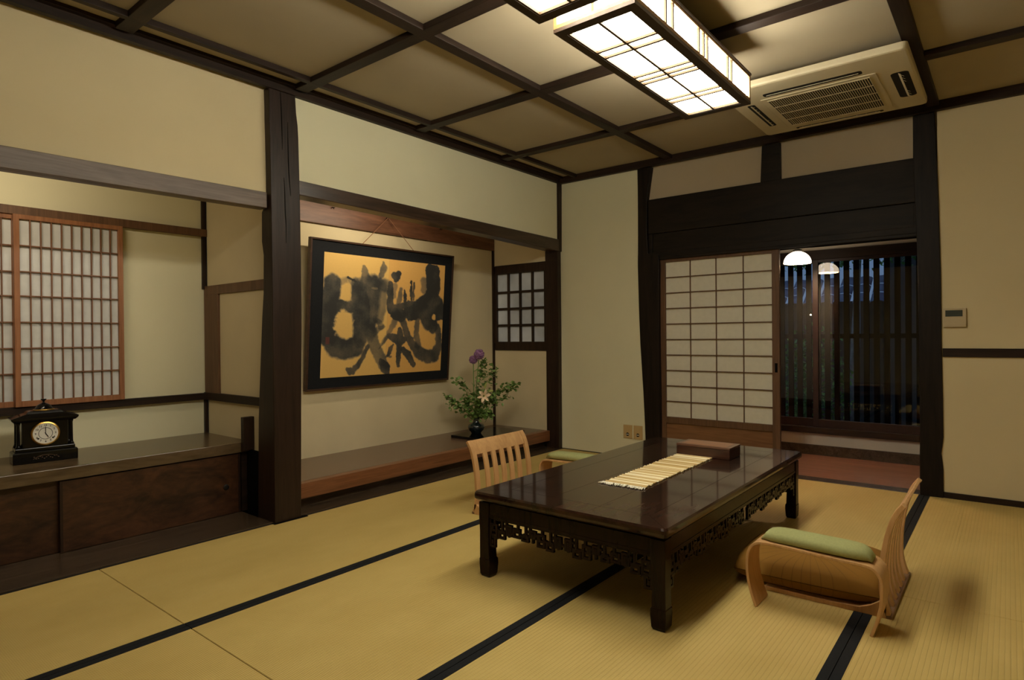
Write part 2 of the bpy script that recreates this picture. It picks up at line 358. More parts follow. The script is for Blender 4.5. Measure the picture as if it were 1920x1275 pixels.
# desk alcove
AB = 4.235
bw = MB().box(XL+1.1, 2.0, AB, AB+.08, -.1, .70).box(XL+1.1, 2.0, AB, AB+.08, 1.755, 2.56).box(XL+1.1, .35, AB, AB+.08, .7, 1.755).box(.35, 1.44, AB+.05, AB+.08, .7, 1.755).box(1.44, 2.0, AB, AB+.08, .70, 1.755)
struct(bw.build('wall_alcove_left_back', PLC), 'plaster back wall of the clock alcove', 'wall')
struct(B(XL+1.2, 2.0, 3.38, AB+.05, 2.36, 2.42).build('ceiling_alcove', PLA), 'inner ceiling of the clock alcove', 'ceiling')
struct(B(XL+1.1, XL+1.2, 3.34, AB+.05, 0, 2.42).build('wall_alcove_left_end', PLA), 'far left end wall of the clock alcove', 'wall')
struct(B(XL-.1, XL+1.1, 3.305, 3.40, -.1, 1.9).build('wall_left_end', PL), 'plaster wall left of the alcove', 'wall')
struct(B(XL+1.2, 1.955, AB-.035, AB+.01, 1.752, 1.80).build('trim_15', SHOJ, bevel=.002), 'brown rail above the shoji window', 'trim')
struct(B(XL+1.2, 1.955, AB-.035, AB+.01, .66, .703).build('trim_16', DKX, bevel=.002), 'dark sill rail under the shoji window', 'trim')
struct(MB().box(1.93, 1.958, AB-.018, AB+.004, 1.40, 2.1).box(1.935, 1.957, AB-.02, AB+.004, .434, .66).build('trim_17', DKZ), 'thin dark corner strip of the clock alcove', 'trim')
def shoji_window(name, x0, x1, ys, cols, label, lw=.026):
    w = sempty(name, label, 'window')
    zb, zt = .735, 1.727
    f = MB().box(x0, x0+lw, ys-.013, ys+.013, .704, 1.752).box(x1-lw, x1, ys-.013, ys+.013, .704, 1.752)
    f.box(x0+lw, x1-lw, ys-.012, ys+.012, .704, zb).box(x0+lw, x1-lw, ys-.012, ys+.012, zt, 1.752)
    f.build('frame', CEDAR, w, bevel=.0015)
    l = MB()
    for x in cols: l.box(x-.0028, x+.0028, ys-.009, ys+.004, zb, zt)
    for z in (.884, 1.024, 1.166, 1.309, 1.442, 1.584): l.box(x0+lw, x1-lw, ys-.010, ys+.004, z-.0032, z+.0032)
    l.build('lattice', CEDD, w)
    B(x0+.01, x1-.01, ys+.005, ys+.007, zb-.01, zt+.01).build('paper', PAPB, w)
    return w
shoji_window('window_1', .912, 1.441, 4.195, [.938+.0485*i for i in range(1, 10)], 'cedar shoji window panel behind the clock, right one')
shoji_window('window_2', .40, .937, 4.222, [.867-.0485*i for i in range(0, 9)], 'cedar shoji window panel cut off by the left edge of the photo')
# desk board, end board, cabinet
dk = MB().box(XL+1.2, 1.953, 3.65, AB, .372, .434)
dk = dk.build('desk_board', DESK, bevel=.003)
tag(dk, 'thick brown burl wood shelf board with the black clock on it', 'shelf')
tag(B(1.885, 1.9535, 3.612, 3.645, .385, .588).build('shelf_end_board', DKZ, bevel=.002), 'small upright dark board at the right end of the burl shelf', 'board')
cab = thing('alcove_cabinet', 'low dark burl wood cabinet with sliding doors under the clock shelf', 'cabinet', (.9, 3.7, 0))
def lb(x0, x1, y0, y1, z0, z1): return MB().box(x0-.9, x1-.9, y0-3.7, y1-3.7, z0, z1)
c = MB(); c.box(-2.5, 1.03, .02, .50, .01, .025).box(-2.5, 1.03, .45, .50, .01, .37).box(1.0, 1.035, -.03, .45, .008, .371)
c.build('case', DKX, cab)
for (x0, x1, y) in ((.968, 1.888, 3.665), (.10, .99, 3.69), (-.80, .12, 3.665)):
    d = lb(x0, x1, y, y+.018, .010, .366).build('door', DOORW, cab, bevel=.002)
    e = MB()
    if y < 3.68:
        for q0 in (x0, x1-.012): lb(q0, q0+.012, y-.003, y, .010, .366).build('edge_strip', DKZ, d)
    if x0 > .9:
        hp = MB(); hp.M = Matrix.Translation((1.80-.9, y-3.7-.001, .175)) @ Matrix.Rotation(R(90), 4, 'X')
        hp.lathe([(.001, .0), (.016, .0), (.018, .002), (.012, .004), (.001, .003)]).build('pull', IRON, d, smooth=True)
# ---- wall B (far wall)
W = .10
struct(B(XC, XC+W, 2.44, YC+.05, -.1, 2.56).build('wall_far_left', PLC), 'cream plaster wall between tokonoma and sliding door', 'wall')
struct(B(XC, XC+W, YB_-.1, .36, -.1, 2.56).build('wall_far_right', PL), 'cream plaster wall right of the doorway with the thermostat', 'wall')
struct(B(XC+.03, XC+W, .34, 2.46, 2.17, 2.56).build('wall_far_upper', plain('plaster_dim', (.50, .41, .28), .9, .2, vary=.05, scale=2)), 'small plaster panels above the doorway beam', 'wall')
postl = MB().loft([[(XC-.014, y0, z), (XC-.014, y1, z), (XC+.13, y1, z), (XC+.13, y0, z)] for z, y0, y1 in
    ((-.02,2.295,2.425),(.14,2.295,2.430),(.55,2.295,2.447),(.97,2.30,2.473),(1.3,2.30,2.485),(1.66,2.296,2.492),(1.74,2.30,2.491),(1.76,2.395,2.490),(1.92,2.405,2.488),(2.22,2.402,2.487),(2.35,2.382,2.488),(2.49,2.360,2.490))])
struct(postl.build('pillar', FARZ, bevel=.004), 'dark crooked post left of the sliding shoji door', 'pillar')
postr = MB().loft([[(XC-.016, y0, z), (XC-.016, y1, z), (XC+.13, y1, z), (XC+.13, y0, z)] for z, y0, y1 in
    ((-.02,.334,.462),(.10,.335,.462),(.18,.335,.462),(.235,.340,.462),(.284,.346,.462),(.33,.340,.461),(.389,.334,.461),(.664,.336,.461),(.973,.341,.463),(1.42,.343,.468),(1.64,.348,.472),(1.94,.354,.482),(2.18,.361,.491),(2.49,.374,.491))])
struct(postr.build('pillar', FARZ, bevel=.004), 'dark wavy-edged post right of the open doorway', 'pillar')
struct(MB().rects([(2.215,XC,XC+.06,1.322,1.468),(2.35,XC,XC+.06,1.323,1.462),(2.49,XC,XC+.06,1.325,1.456)]).build('trim_18', GRY, bevel=.002), 'short dark strut between the upper plaster panels', 'trim')
struct(B(XC+.002, XC+.14, .462, 2.40, 1.925, 2.218).build('lintel', GRY, bevel=.006), 'massive dark grained beam over the doorway', 'lintel')
struct(MB().box(XC+.020, XC+.12, .462, 2.365, 1.765, 1.925).box(XC+.010, XC+.05, .462, .492, 1.765, 1.915).box(XC+.010, XC+.05, 2.365, 2.40, 1.74, 1.925).build('trim_19', GRY, bevel=.003), 'dark board under the doorway beam', 'trim')
struct(MB().box(XC+.004, XC+.115, .462, 2.40, 1.722, 1.765).box(XC+.004, XC+.022, .462, 2.31, 1.70, 1.722).box(XC+.095, XC+.115, .462, 2.31, 1.70, 1.722).build('trim_20', GRY, bevel=.002), 'grooved door head rail', 'trim')
struct(B(XC-.002, XC+.12, .462, 2.31, -.04, .004).build('trim_21', SILL, bevel=.002), 'dark wooden threshold of the doorway', 'trim')
struct(B(XC-.012, XC+.01, YB_, .336, .908, .963).build('trim_22', DKY, bevel=.002), 'dark horizontal rail on the right wall', 'trim')
struct(B(XC-.010, XC+.01, YB_, .336, 0, .038).build('baseboard_right', DKY, bevel=.002), 'dark baseboard of the right wall', 'baseboard')
struct(B(XC-.004, XC+.01, 2.435, 3.30, 0, .007).build('baseboard_left', DKY), 'thin dark edge strip at the foot of the far wall', 'baseboard')
# sliding shoji door
d1 = sempty('door_1', 'sliding shoji door with paper panes and a brown lower board', 'door')
X0, X1 = 4.862, 4.892
f = MB().box(X0, X1, 1.343, 1.397, .005, 1.718).box(X0, X1, 2.256, 2.304, .005, 1.718)
f.box(X0, X1, 1.397, 2.256, 1.676, 1.718).box(X0, X1, 1.397, 2.256, .325, .378).box(X0, X1, 1.397, 2.256, .005, .05)
f.build('frame', SHOJ, d1, bevel=.0015)
l = MB()
for i in range(1, 4): y = 1.397+.2148*i; l.box(X0+.006, X0+.016, y-.0035, y+.0035, .378, 1.676)
for i in range(1, 10): z = .378+.1298*i; l.box(X0+.005, X0+.016, 1.397, 2.256, z-.004, z+.004)
l.build('lattice', SHOJ, d1)
B(X0+.016, X0+.018, 1.39, 2.265, .37, 1.685).build('paper', PAPER, d1)
B(X0+.010, X0+.018, 1.39, 2.265, .045, .33).build('lower_board', SHOH, d1)
MB().box(X0-.001, X0+.002, 1.358, 1.378, .775, .845).build('finger_pull', VOID, d1, bevel=.003)

# ---------------------------------------------------------------- corridor
struct(B(XC+.12, 5.98, -1.4, 3.2, -.06, -.001).build('floor_corridor', COR), 'reddish polished corridor floor beyond the doorway', 'floor')
struct(B(XC+.05, 6.05, -1.4, 3.2, 2.16, 2.22).build('ceiling_corridor', PLW), 'corridor ceiling', 'ceiling')
struct(MB().box(5.90, 5.98, -1.4, 3.2, .085, .192).box(5.915, 5.98, -1.4, 3.2, 1.79, 2.16).build('wall_corridor', PLW), 'white plaster strips above and below the glass doors', 'wall')
struct(B(XC+.05, 6.0, -1.5, -1.4, -.05, 2.2).build('wall_corridor_right', PL), 'right end of the corridor', 'wall')
struct(B(XC+.05, 6.0, 3.2, 3.3, -.05, 2.2).build('wall_corridor_left', PL), 'left end of the corridor', 'wall')
struct(B(5.885, 5.91, -1.4, 3.2, 0, .088).build('baseboard_corridor', SILL), 'dark baseboard below the glass doors', 'baseboard')
struct(B(5.86, 6.0, -1.4, 3.2, .192, .245).build('trim_23', DKY, bevel=.002), 'dark sill of the glass doors', 'trim')
struct(B(5.87, 6.0, -1.4, 3.2, 1.71, 1.79).build('trim_24', DKY, bevel=.002), 'dark head rail of the glass doors', 'trim')
GLS, gn, gb = nt('window_glass'); gb.inputs['Transmission Weight'].default_value = 1; gb.inputs['Roughness'].default_value = 0; gb.inputs['IOR'].default_value = 1.5
gb.inputs['Base Color'].default_value = (.96, .98, .97, 1)
def glass_door(nm, x, y0, y1, label):
    t = sempty(nm, label, 'door')
    f = MB().box(x-.015, x+.015, y0, y0+.045, .245, 1.71).box(x-.015, x+.015, y1-.045, y1, .245, 1.71)
    f.box(x-.015, x+.015, y0+.045, y1-.045, .245, .315).box(x-.015, x+.015, y0+.045, y1-.045, 1.685, 1.71)
    f.build('frame', STILE, t, bevel=.0015)
    B(x-.002, x+.002, y0+.04, y1-.04, .305, 1.69).build('pane', GLS, t)
glass_door('door_2', 5.90, .36, 1.348, 'wood framed glass sliding door on the right, garden beyond')
glass_door('door_3', 5.94, 1.298, 2.30, 'wood framed glass sliding door partly behind the shoji door')
glass_door('door_4', 5.94, -.66, .40, 'wood framed glass sliding door hidden by the right post')
# outdoor lattice
lt = thing('lattice_screen', 'dark vertical wooden slat screen outside the glass doors', 'screen', (6.10, 1.2, .1))
s_ = MB()
for k in range(-4, 26):
    y = 1.6585-.077*k - 1.2; s_.box(-.012, .012, y-.0215, y+.0215, .06, 1.75)
s_.build('slat_panel', VOID, lt)
MB().box(-.02, .02, -1.7, .90, 1.68, 1.76).box(-.02, .02, -1.7, .90, .0, .10).box(.012, .03, -1.7, .90, .92, .96).build('rail', VOID, lt)
# garden
struct(B(6.05, 16, -5, 9, -.5, -.35).build('ground_garden', plain('garden_soil', (.04,.04,.032), .95, .1, vary=.4, scale=3)), 'dark garden ground outside', 'ground')
gw = plain('garden_wall_plaster', (.10, .097, .088), .9, .1, vary=.15, scale=1.5)
tag(MB().box(9.4, 9.55, 1.3, 6, -.35, 1.50).build('garden_wall', gw), 'grey plaster garden wall beyond the slat screen', 'wall')
tag(MB().box(9.2, 9.6, -3, 1.25, -.35, 3.2).build('garden_shed', gw), 'dim grey outbuilding wall behind the right slats', 'building')
rt = plain('roof_tile_glaze', (.10, .14, .24), .18, .6, vary=.25, scale=9)
rf = MB()
for j in range(12):
    for i in range(3):
        y = 1.3+.20*j; x = 9.05+.16*i; z = 1.50+.12*i
        rf.M = Matrix.Translation((x, y, z)) @ Matrix.Rotation(R(-36), 4, 'Y')
        rf.loft([[(a, .085*math.cos(t)*(1-.0*a), .04*math.sin(t)) for t in [math.pi*k/6 for k in range(7)]] for a in (-.09, .10)], closed=False, cap=False)
o = rf.build('tiled_wall_roof', rt, smooth=True); tag(o, 'bluish glazed tiles capping the garden wall', 'roof')
def bush(loc, rad, n, label, sz=.06, col=GLEAF):
    t = thing('garden_bush', label, 'bush', loc, 0, 'shrubs in the dark garden')
    m = MB()
    for i in range(n):
        d = Vector((random.gauss(0,1), random.gauss(0,1), random.gauss(0,1))).normalized()*random.uniform(.55, 1)
        p = Vector((d.x*rad[0], d.y*rad[1], rad[2]+d.z*rad[2]))
        m.M = Matrix.Translation(p) @ Matrix.Rotation(random.uniform(0, 6.3), 4, 'Z') @ Matrix.Rotation(random.uniform(-1.2, 1.2), 4, 'X')
        s = sz*random.uniform(.6, 1.2)
        m.add([(-s*.4,0,0),(0,-s*.2,-.1*s),(s*.4,0,0),(s*.25,s*.7,.1*s),(0,s,0),(-s*.25,s*.7,.1*s)], [(0,1,2,3,4,5)])
    m.M = Matrix.Identity(4)
    m.build('foliage', col, t)
    MB().tube([(0,0,0),(.02,.03,rad[2]*.6),(0,0,rad[2]*1.4)], [.03,.025,.012]).build('stem', DKZ, t)
bush((8.5, 2.35, -.35), (.42, .7, .68), 1500, 'leafy shrub low behind the left slats of the garden screen')
bush((7.55, 1.72, -.35), (.22, .42, .78), 1500, 'taller leafy shrub close behind the slat screen', .05)


tr_ = thing('garden_tree', 'slim pale-barked garden tree with green crown behind the slats', 'tree', (7.98, 1.36, -.35))
MB().tube([(0,.02,0),(-.02,.03,.85),(.02,.01,1.55),(-.02,-.02,2.35),(0,-.1,2.9)], [.06,.05,.045,.04,.02]).build('trunk', plain('pale_bark', (.34,.36,.35), .9, .1, vary=.4, scale=14), tr_, smooth=True)
m = MB()
for i in range(1700):
    p = Vector((random.gauss(0,.28), random.uniform(-1.25,.95), 2.32+abs(random.gauss(0,.26))-.18*random.random()))
    m.M = Matrix.Translation(p) @ Matrix.Rotation(random.uniform(0, 6.3), 4, 'Z') @ Matrix.Rotation(random.uniform(-1.2, 1.2), 4, 'X')
    s = random.uniform(.03,.06); m.add([(-s*.4,0,0),(0,-s*.2,-.1*s),(s*.4,0,0),(s*.25,s*.7,.1*s),(0,s,0),(-s*.25,s*.7,.1*s)], [(0,1,2,3,4,5)])
m.M = Matrix.Identity(4); m.build('crown', GLEAF, tr_)
for i, (x, y, s) in enumerate([(8.6, 1.05, .16), (8.5, .75, .12), (7.9, .62, .17)]):
    m = MB(); rr = random.Random(i)
    m.lathe([(.02, -.02), (s, 0), (s*1.05, s*.35), (s*.7, s*.75), (.02, s*.85)], seg=9)
    t = m.build('garden_stone', plain('stone%d' % i, (.14,.14,.13), .9, .1, vary=.4, scale=8), smooth=True); t.location = (x, y, -.35); t.scale = (1, 1.3, .8)
    tag(t, ['rounded garden stone left of the others', 'smallest rounded garden stone in the middle', 'rounded garden stone nearest the glass, rightmost'][i], 'stone', 'stones on the garden ground')
# pendant lamp in the corridor
pn = thing('pendant_lamp', 'small white glass dome pendant lamp glowing in the corridor', 'lamp', (5.38, 1.344, 0))
prof = [(.104*math.cos(a), 1.640+.095*math.sin(a)) for a in [R(90*k/10) for k in range(0, 10)]] + [(.014, 1.736)]
inner = [(r*.97, z-.003) for r, z in reversed(prof)]
m = MB(); seg = 32
rings = [[(r*math.cos(2*math.pi*j/seg), r*math.sin(2*math.pi*j/seg), z) for j in range(seg)] for r, z in prof+inner]
m.loft(rings, cap=False); m.build('shade', DOME, pn, smooth=True)
MB().lathe([(.034, 1.734), (.034, 1.748), (.012, 1.756), (.010, 1.78)]).build('cap', IRON, pn, smooth=True)
MB().tube([(0,0,1.775),(0,0,2.0),(0,0,2.16)], .003).build('cord', IRON, pn)
lp = bpy.data.lights.new('pendant_bulb', 'POINT'); lp.energy = 5.5; lp.color = (1, .74, .5); lp.shadow_soft_size = .03
lpo = bpy.data.objects.new('pendant_bulb', lp); COL.objects.link(lpo); lpo.location = (5.38, 1.344, 1.665)
# tiny garden light seen through the glass
gl = thing('garden_light', 'tiny warm light point seen through the glass at the door stile', 'lamp', (6.04, 1.398, 1.235))
MB().lathe([(.001,-.006),(.005,-.004),(.006,0),(.004,.005),(.001,.006)], seg=12).build('bulb', SPARK, gl, smooth=True)
MB().tube([(0,0,.005),(0,0,.465)], .0025, 6).build('wire', IRON, gl)

# ---------------------------------------------------------------- ceiling lamps
def ceiling_lamp(cx, label):
    t = thing('ceiling_lamp', label, 'lamp', (cx, 1.2125, 2.25), 0, 'paired shoji ceiling lamps')
    L, Wd, Hh = .633, .1765, .148
    b = .045
    # dark underside frame
    m = MB()
    m.loft([[(-L,-Wd,0),(L,-Wd,0),(L,-Wd+.0,.014),(-L,-Wd,.014)],[(-L+b,-Wd+b-.010,0),(L-b,-Wd+b-.010,0),(L-b,-Wd+b-.010,.014),(-L+b,-Wd+b-.010,.014)]])
    m.loft([[(-L,Wd,0),(L,Wd,0),(L,Wd,.014),(-L,Wd,.014)],[(-L+b,Wd-b+.010,0),(L-b,Wd-b+.010,0),(L-b,Wd-b+.010,.014),(-L+b,Wd-b+.010,.014)]])
    for sgn in (-1, 1):
        m.loft([[(sgn*L,-Wd,0),(sgn*L,Wd,0),(sgn*L,Wd,.014),(sgn*L,-Wd,.014)],[(sgn*(L-b),-Wd+b-.010,0),(sgn*(L-b),Wd-b+.010,0),(sgn*(L-b),Wd-b+.010,.014),(sgn*(L-b),-Wd+b-.010,.014)]])
    m.build('bottom_frame', LAMPD, t)
    # light side frame
    s = MB(); e = .016
    for x in (-L, L-e):
        for y in (-Wd, Wd-e): s.box(x, x+e, y, y+e, .0142, Hh)
    for y in (-Wd, Wd-e): s.box(-L+e, L-e, y, y+e, .0142, .030).box(-L+e, L-e, y, y+e, Hh-.012, Hh)
    for x in (-L, L-e): s.box(x, x+e, -Wd+e, Wd-e, .0142, .030).box(x, x+e, -Wd+e, Wd-e, Hh-.012, Hh)
    s.build('side_frame', LAMPW, t, bevel=.001)
    # muntins
    u = MB()
    yi = Wd-b+.010; zi = .0035
    xs = [-.365, -.300, -.035, .018, .060, .316, .368]
    for x in xs: u.box(x-.006, x+.006, -yi, yi, zi, zi+.010)
    u.box(-L+b, L-b, -.0055, .0055, zi-.0005, zi+.0095)
    for y in (-yi, yi-.007): u.box(-L+b, L-b, y, y+.007, zi-.001, zi+.011)
    for x in (-L+b, L-b-.007): u.box(x, x+.007, -yi, yi, zi-.001, zi+.011)
    for x in xs:
        for y in (-Wd+.002, Wd-.012): u.box(x-.006, x+.006, y, y+.010, .028, Hh-.012)
    for x in (-L+.002, L-.012): u.box(x, x+.010, -.006, .006, .028, Hh-.012)
    u.build('muntins', LAMPM, t)
    # glowing paper
    p = MB()
    p.box(-L+.03, L-.03, -Wd+.028, Wd-.028, .0142, .0165)
    p.build('bottom_paper', SHADE, t); p = MB()
    for y in (-Wd+.0125, Wd-.0145): p.box(-L+.013, L-.013, y, y+.002, .0165, Hh-.004)
    for x in (-L+.0125, L-.0145): p.box(x, x+.002, -Wd+.0145, Wd-.0145, .0165, Hh-.004)
    p.build('side_paper', SHADS, t)
    MB().box(-L-.004, L+.004, -Wd-.004, Wd+.004, Hh, Hh+.012).box(-L+.08, L-.08, -.08, .08, Hh+.012, .2495).build('base_housing', LAMPD, t, bevel=.002)
    return t
l1_ = ceiling_lamp(2.632, 'long ceiling lamp of glowing paper in a wooden grid, fully in view')
dup(l1_, (1.272, 1.2125, 2.25), 0, 'glowing paper ceiling lamp cut off by the top edge of the photo')

# ---------------------------------------------------------------- air conditioner
ac = thing('air_conditioner', 'ivory ceiling cassette air conditioner beside the lamp', 'air conditioner', (4.06, .855, 2.46))
HX, HY = .48, .47
m = MB()
def rrect(hx, hy, r, z, n=5):
    o = []
    for cx, cy, a0 in ((hx-r, hy-r, 0), (-hx+r, hy-r, 90), (-hx+r, -hy+r, 180), (hx-r, -hy+r, 270)):
        for k in range(n+1): a = R(a0+90*k/n); o.append((cx+r*math.cos(a), cy+r*math.sin(a), z))
    return o
m.loft([rrect(HX-.012, HY-.012, .02, .0), rrect(HX-.003, HY-.003, .024, .004), rrect(HX, HY, .025, .014), rrect(HX, HY, .025, .038)])
m.build('panel', ACW, ac, smooth=False)
fcv = MB(); fcv.M = Matrix.Translation((.07, 0, 0)); fcv.loft([rrect(.315, .300, .012, -.004), rrect(.320, .305, .014, .001)]).build('front_cover', ACW, ac)
g = MB()
gx0, gx1, gy0, gy1 = -.215, .325, -.265, .265
MB().box(gx0, gx1, gy0, gy1, -.0052, -.0035).build('grille_recess', ACD, ac)
n_ = 44
for i in range(n_+1): y = gy0+(gy1-gy0)*i/n_; g.box(gx0, gx1, y-.0019, y+.0019, -.008, -.0053)
for i in range(5): x = gx0+(gx1-gx0)*i/4; g.box(x-.0035, x+.0035, gy0-.003, gy1+.003, -.0085, -.0053)
g.build('grille', ACW, ac)
def outlet_slot(cx, cy, lx, ly, tilt):
    s = MB(); s.loft([rrect(lx, ly, min(lx, ly)*.6, -.0008), rrect(lx, ly, min(lx, ly)*.6, .002)]); o = s.build('air_slot', ACD, ac)
    o.location = (cx, cy, 0)
    v = MB().box(-lx*.93, lx*.93, -ly*.22, ly*.22, -.004, -.002) if lx > ly else MB().box(-lx*.22, lx*.22, -ly*.93, ly*.93, -.004, -.002)
    for k in range(-4, 5): 
        if abs(k) >= 2:
            q = k*.1*2.1
            if lx > ly: v.box(q*lx-.002, q*lx+.002, -ly*.6, ly*.6, -.002, -.001)
            else: v.box(-lx*.6, lx*.6, q*ly-.002, q*ly+.002, -.002, -.001)
    w = v.build('louver', ACW, o); w.rotation_euler = ((R(tilt), 0, 0) if lx > ly else (0, R(tilt), 0))
outlet_slot(-.302, .01, .027, .255, -25)
outlet_slot(.425, .01, .014, .255, 8)
outlet_slot(.04, -.398, .215, .042, 35)
outlet_slot(.04, .372, .235, .022, 12)

# ---------------------------------------------------------------- framed calligraphy
pic_b, pic_t = (4.065, .667), (3.975, 1.808)
PW, PH = 1.495, math.hypot(pic_t[1]-pic_b[1], pic_t[0]-pic_b[0])
tl = math.atan2(pic_b[0]-pic_t[0], pic_t[1]-pic_b[1])
pic = thing('framed_calligraphy', 'large framed ink calligraphy on golden paper hung in the tokonoma', 'picture', (3.3475, pic_b[0]-.002, pic_b[1]+.0))
pic.rotation_euler = (tl, 0, 0)
hw = PW/2
m = MB()
fw = .014
for (x0, x1, z0, z1) in ((-hw, hw, 0, fw), (-hw, hw, PH-fw, PH), (-hw, -hw+fw, fw, PH-fw), (hw-fw, hw, fw, PH-fw)): m.box(x0, x1, -.002, .034, z0, z1)
m.build('frame', wood('frame_wood', (.025,.012,.007), (.06,.03,.018), 'X', rough=.35), pic, bevel=.0015)
ax0, ax1, az0, az1 = -hw+.122, hw-.105, .093, PH-.098
B(-hw+fw, hw-fw, .008, .020, fw, PH-fw).build('mount', BLKM, pic)
# painted sheet: ink density per vertex, strokes traced in the sheet's own plane
src = [(164,170),(1072,285),(1047,1088),(145,1145)]; dst = [(0,0),(1,0),(1,1),(0,1)]
A_, b_ = [], []
for (x, y), (u, v) in zip(src, dst):
    A_ += [[x,y,1,0,0,0,-u*x,-u*y],[0,0,0,x,y,1,-v*x,-v*y]]; b_ += [u, v]
hm = np.append(np.linalg.solve(np.array(A_, float), np.array(b_, float)), 1).reshape(3,3)
AW, AH = ax1-ax0, az1-az0
def uv(x, y):
    q = hm @ np.array([x, y, 1.0]); return np.array([q[0]/q[2]*AW, q[1]/q[2]*AH])
def sc_at(x, y): return (np.linalg.norm(uv(x+20, y)-uv(x-20, y)) + np.linalg.norm(uv(x, y+20)-uv(x, y-20)))/80
ST = [  # (points in tracing space, radii, density, softness)
 ([(228,420),(216,520),(208,620),(205,760),(205,840)], [62,64,62,56,60], .93, .20), ([(215,840),(250,900),(330,925),(410,905),(450,860)], [62,66,62,60,40], .88, .22),
 ([(205,600),(300,588),(395,600)], [42,36,36], .93, .2), ([(430,480),(450,600),(452,720),(440,860)], [62,70,66,50], .93, .25),
 ([(530,430),(522,560),(512,680),(505,800)], [62,64,58,50], .82, .35), ([(400,420),(480,410),(560,420),(632,435)], [34,40,42,40], .62, .35),
 ([(345,368),(372,385),(402,402)], [7,11,9], .95, .3), ([(462,290),(470,330),(480,385)], [15,26,42], .72, .25), ([(612,262),(612,305),(595,360)], [12,24,22], .72, .25),
 ([(590,450),(595,540),(590,620),(585,690)], [54,50,44,32], .62, .4), ([(552,690),(590,725),(600,752)], [16,20,22], .6, .3), ([(615,750),(560,780),(530,800)], [14,24,30], .6, .3),
 ([(520,790),(545,880),(580,960),(612,1030)], [44,40,38,36], .70, .22), ([(598,1010),(632,1060),(648,1100)], [18,34,22], .93, .15), ([(640,1050),(655,1085)], [22,16], .93, .12),
 ([(500,905),(465,985),(425,1050),(385,1090)], [18,16,18,22], .82, .3), ([(350,1075),(372,1092),(392,1105)], [14,26,14], .88, .25), ([(600,880),(640,830)], [10,16], .45, .4),
 ([(662,420),(664,500),(664,590),(662,625)], [20,25,27,22], .90, .12), ([(690,360),(705,385)], [22,22], .95, .12), ([(725,345),(722,372)], [20,16], .95, .12), ([(700,440),(688,510)], [20,20], .50, .35),
 ([(742,462),(735,540),(722,590)], [14,20,20], .68, .3), ([(773,480),(776,570)], [9,16], .9, .2), ([(820,405),(824,545)], [7,9], .93, .2), ([(842,418),(838,545)], [7,6], .9, .2), ([(812,415),(812,520)], [4,4], .8, .3),
 ([(270,405),(335,392),(400,400)], [24,22,26], .42, .5), ([(660,612),(740,598),(800,580),(860,600)], [22,22,24,34], .88, .18), ([(790,640),(850,655)], [30,36], .93, .12),
 ([(970,335),(985,400),(985,470),(975,530)], [44,52,50,44], .98, .08), ([(960,320),(1000,330)], [34,34], .98, .08), ([(915,400),(915,470)], [26,24], .62, .35),
 ([(950,560),(890,610),(820,650)], [50,54,42], .95, .1), ([(980,540),(1010,600),(1050,640)], [50,54,40], .95, .1), ([(940,620),(960,700),(985,750)], [66,60,40], .93, .15), ([(1030,660),(1052,668)], [36,26], .95, .1),
 ([(705,650),(745,665)], [34,40], .93, .12), ([(720,660),(690,735),(655,800),(620,870),(582,925)], [28,22,16,9,5], .62, .35), ([(745,670),(775,750),(800,830),(835,890)], [26,24,26,26], .80, .2),
 ([(835,880),(880,950),(950,985),(1000,970)], [26,34,36,34], .82, .22), ([(1000,975),(1030,900),(1030,820),(1015,760)], [38,28,24,26], .84, .25), ([(870,690),(862,790),(875,890)], [20,20,26], .74, .3),
 ([(740,775),(738,820),(735,900),(732,980),(728,1050)], [18,28,22,20,13], .88, .15), ([(655,820),(700,840),(740,860),(785,850)], [16,28,32,16], .88, .15), ([(690,890),(670,930),(652,968)], [10,16,10], .85, .3), ([(640,980),(680,985)], [6,5], .6, .5),
 ([(765,925),(805,970),(845,1045)], [18,26,16], .92, .15),
]
HO = [((338,480),(34,70),.9), ((315,735),(72,92),1.), ((945,850),(62,92),.0), ((992,682),(16,18),1.), ((545,455),(30,8),.25)]
nx, ny = 260, 210
gx = np.linspace(0, AW, nx); gy = np.linspace(0, AH, ny); GX, GY = np.meshgrid(gx, gy)
# noise field for ragged edges
NZ = np.array([[noise.fractal(Vector((x*22, y*22, 0)), 1.0, 2.0, 4) for x in gx] for y in gy])
NF = np.array([[noise.fractal(Vector((x*80, y*80, 5)), 1.0, 2.0, 2) for x in gx] for y in gy])
NL = np.array([[noise.fractal(Vector((x*7, y*7, 9)), 1.0, 2.0, 3) for x in gx] for y in gy])
D = np.zeros_like(GX)
for pts, rad, den, soft in ST:
    P = [uv(*p) for p in pts]; Rr = [r*(1.22 if r > 28 else 1.12)*sc_at(*p) for r, p in zip(rad, pts)]
    best = np.full_like(GX, 9.)
    for i in range(len(P)-1):
        a, bb = P[i], P[i+1]; d = bb-a; L2 = d@d
        t = np.clip(((GX-a[0])*d[0]+(GY-a[1])*d[1])/L2, 0, 1)
        dist = np.hypot(GX-a[0]-t*d[0], GY-a[1]-t*d[1]); r = Rr[i]+(Rr[i+1]-Rr[i])*t
        best = np.minimum(best, (dist+NZ*.010)/r - 0)
    k = np.clip((1.0+soft*.35-best)/(soft+.03), 0, 1)
    D = 1-(1-D)*(1-k*den*.93) if den < .8 else np.maximum(D, k*den)
for (c, r, k) in HO:
    P = uv(*c); s = sc_at(*c); q = np.hypot((GX-P[0])/(r[0]*s), (GY-P[1])/(r[1]*s))+NZ*.35
    D *= 1-k*np.clip((1.12-q)/.28, 0, 1)
D = np.clip(D*(1+NL*.22)+NF*.05*(D > .1), 0, 1)
vs = [(ax0+x, 0, az1-y) for y in gy for x in gx]
fs = [(j*nx+i, j*nx+i+1, (j+1)*nx+i+1, (j+1)*nx+i) for j in range(ny-1) for i in range(nx-1)]
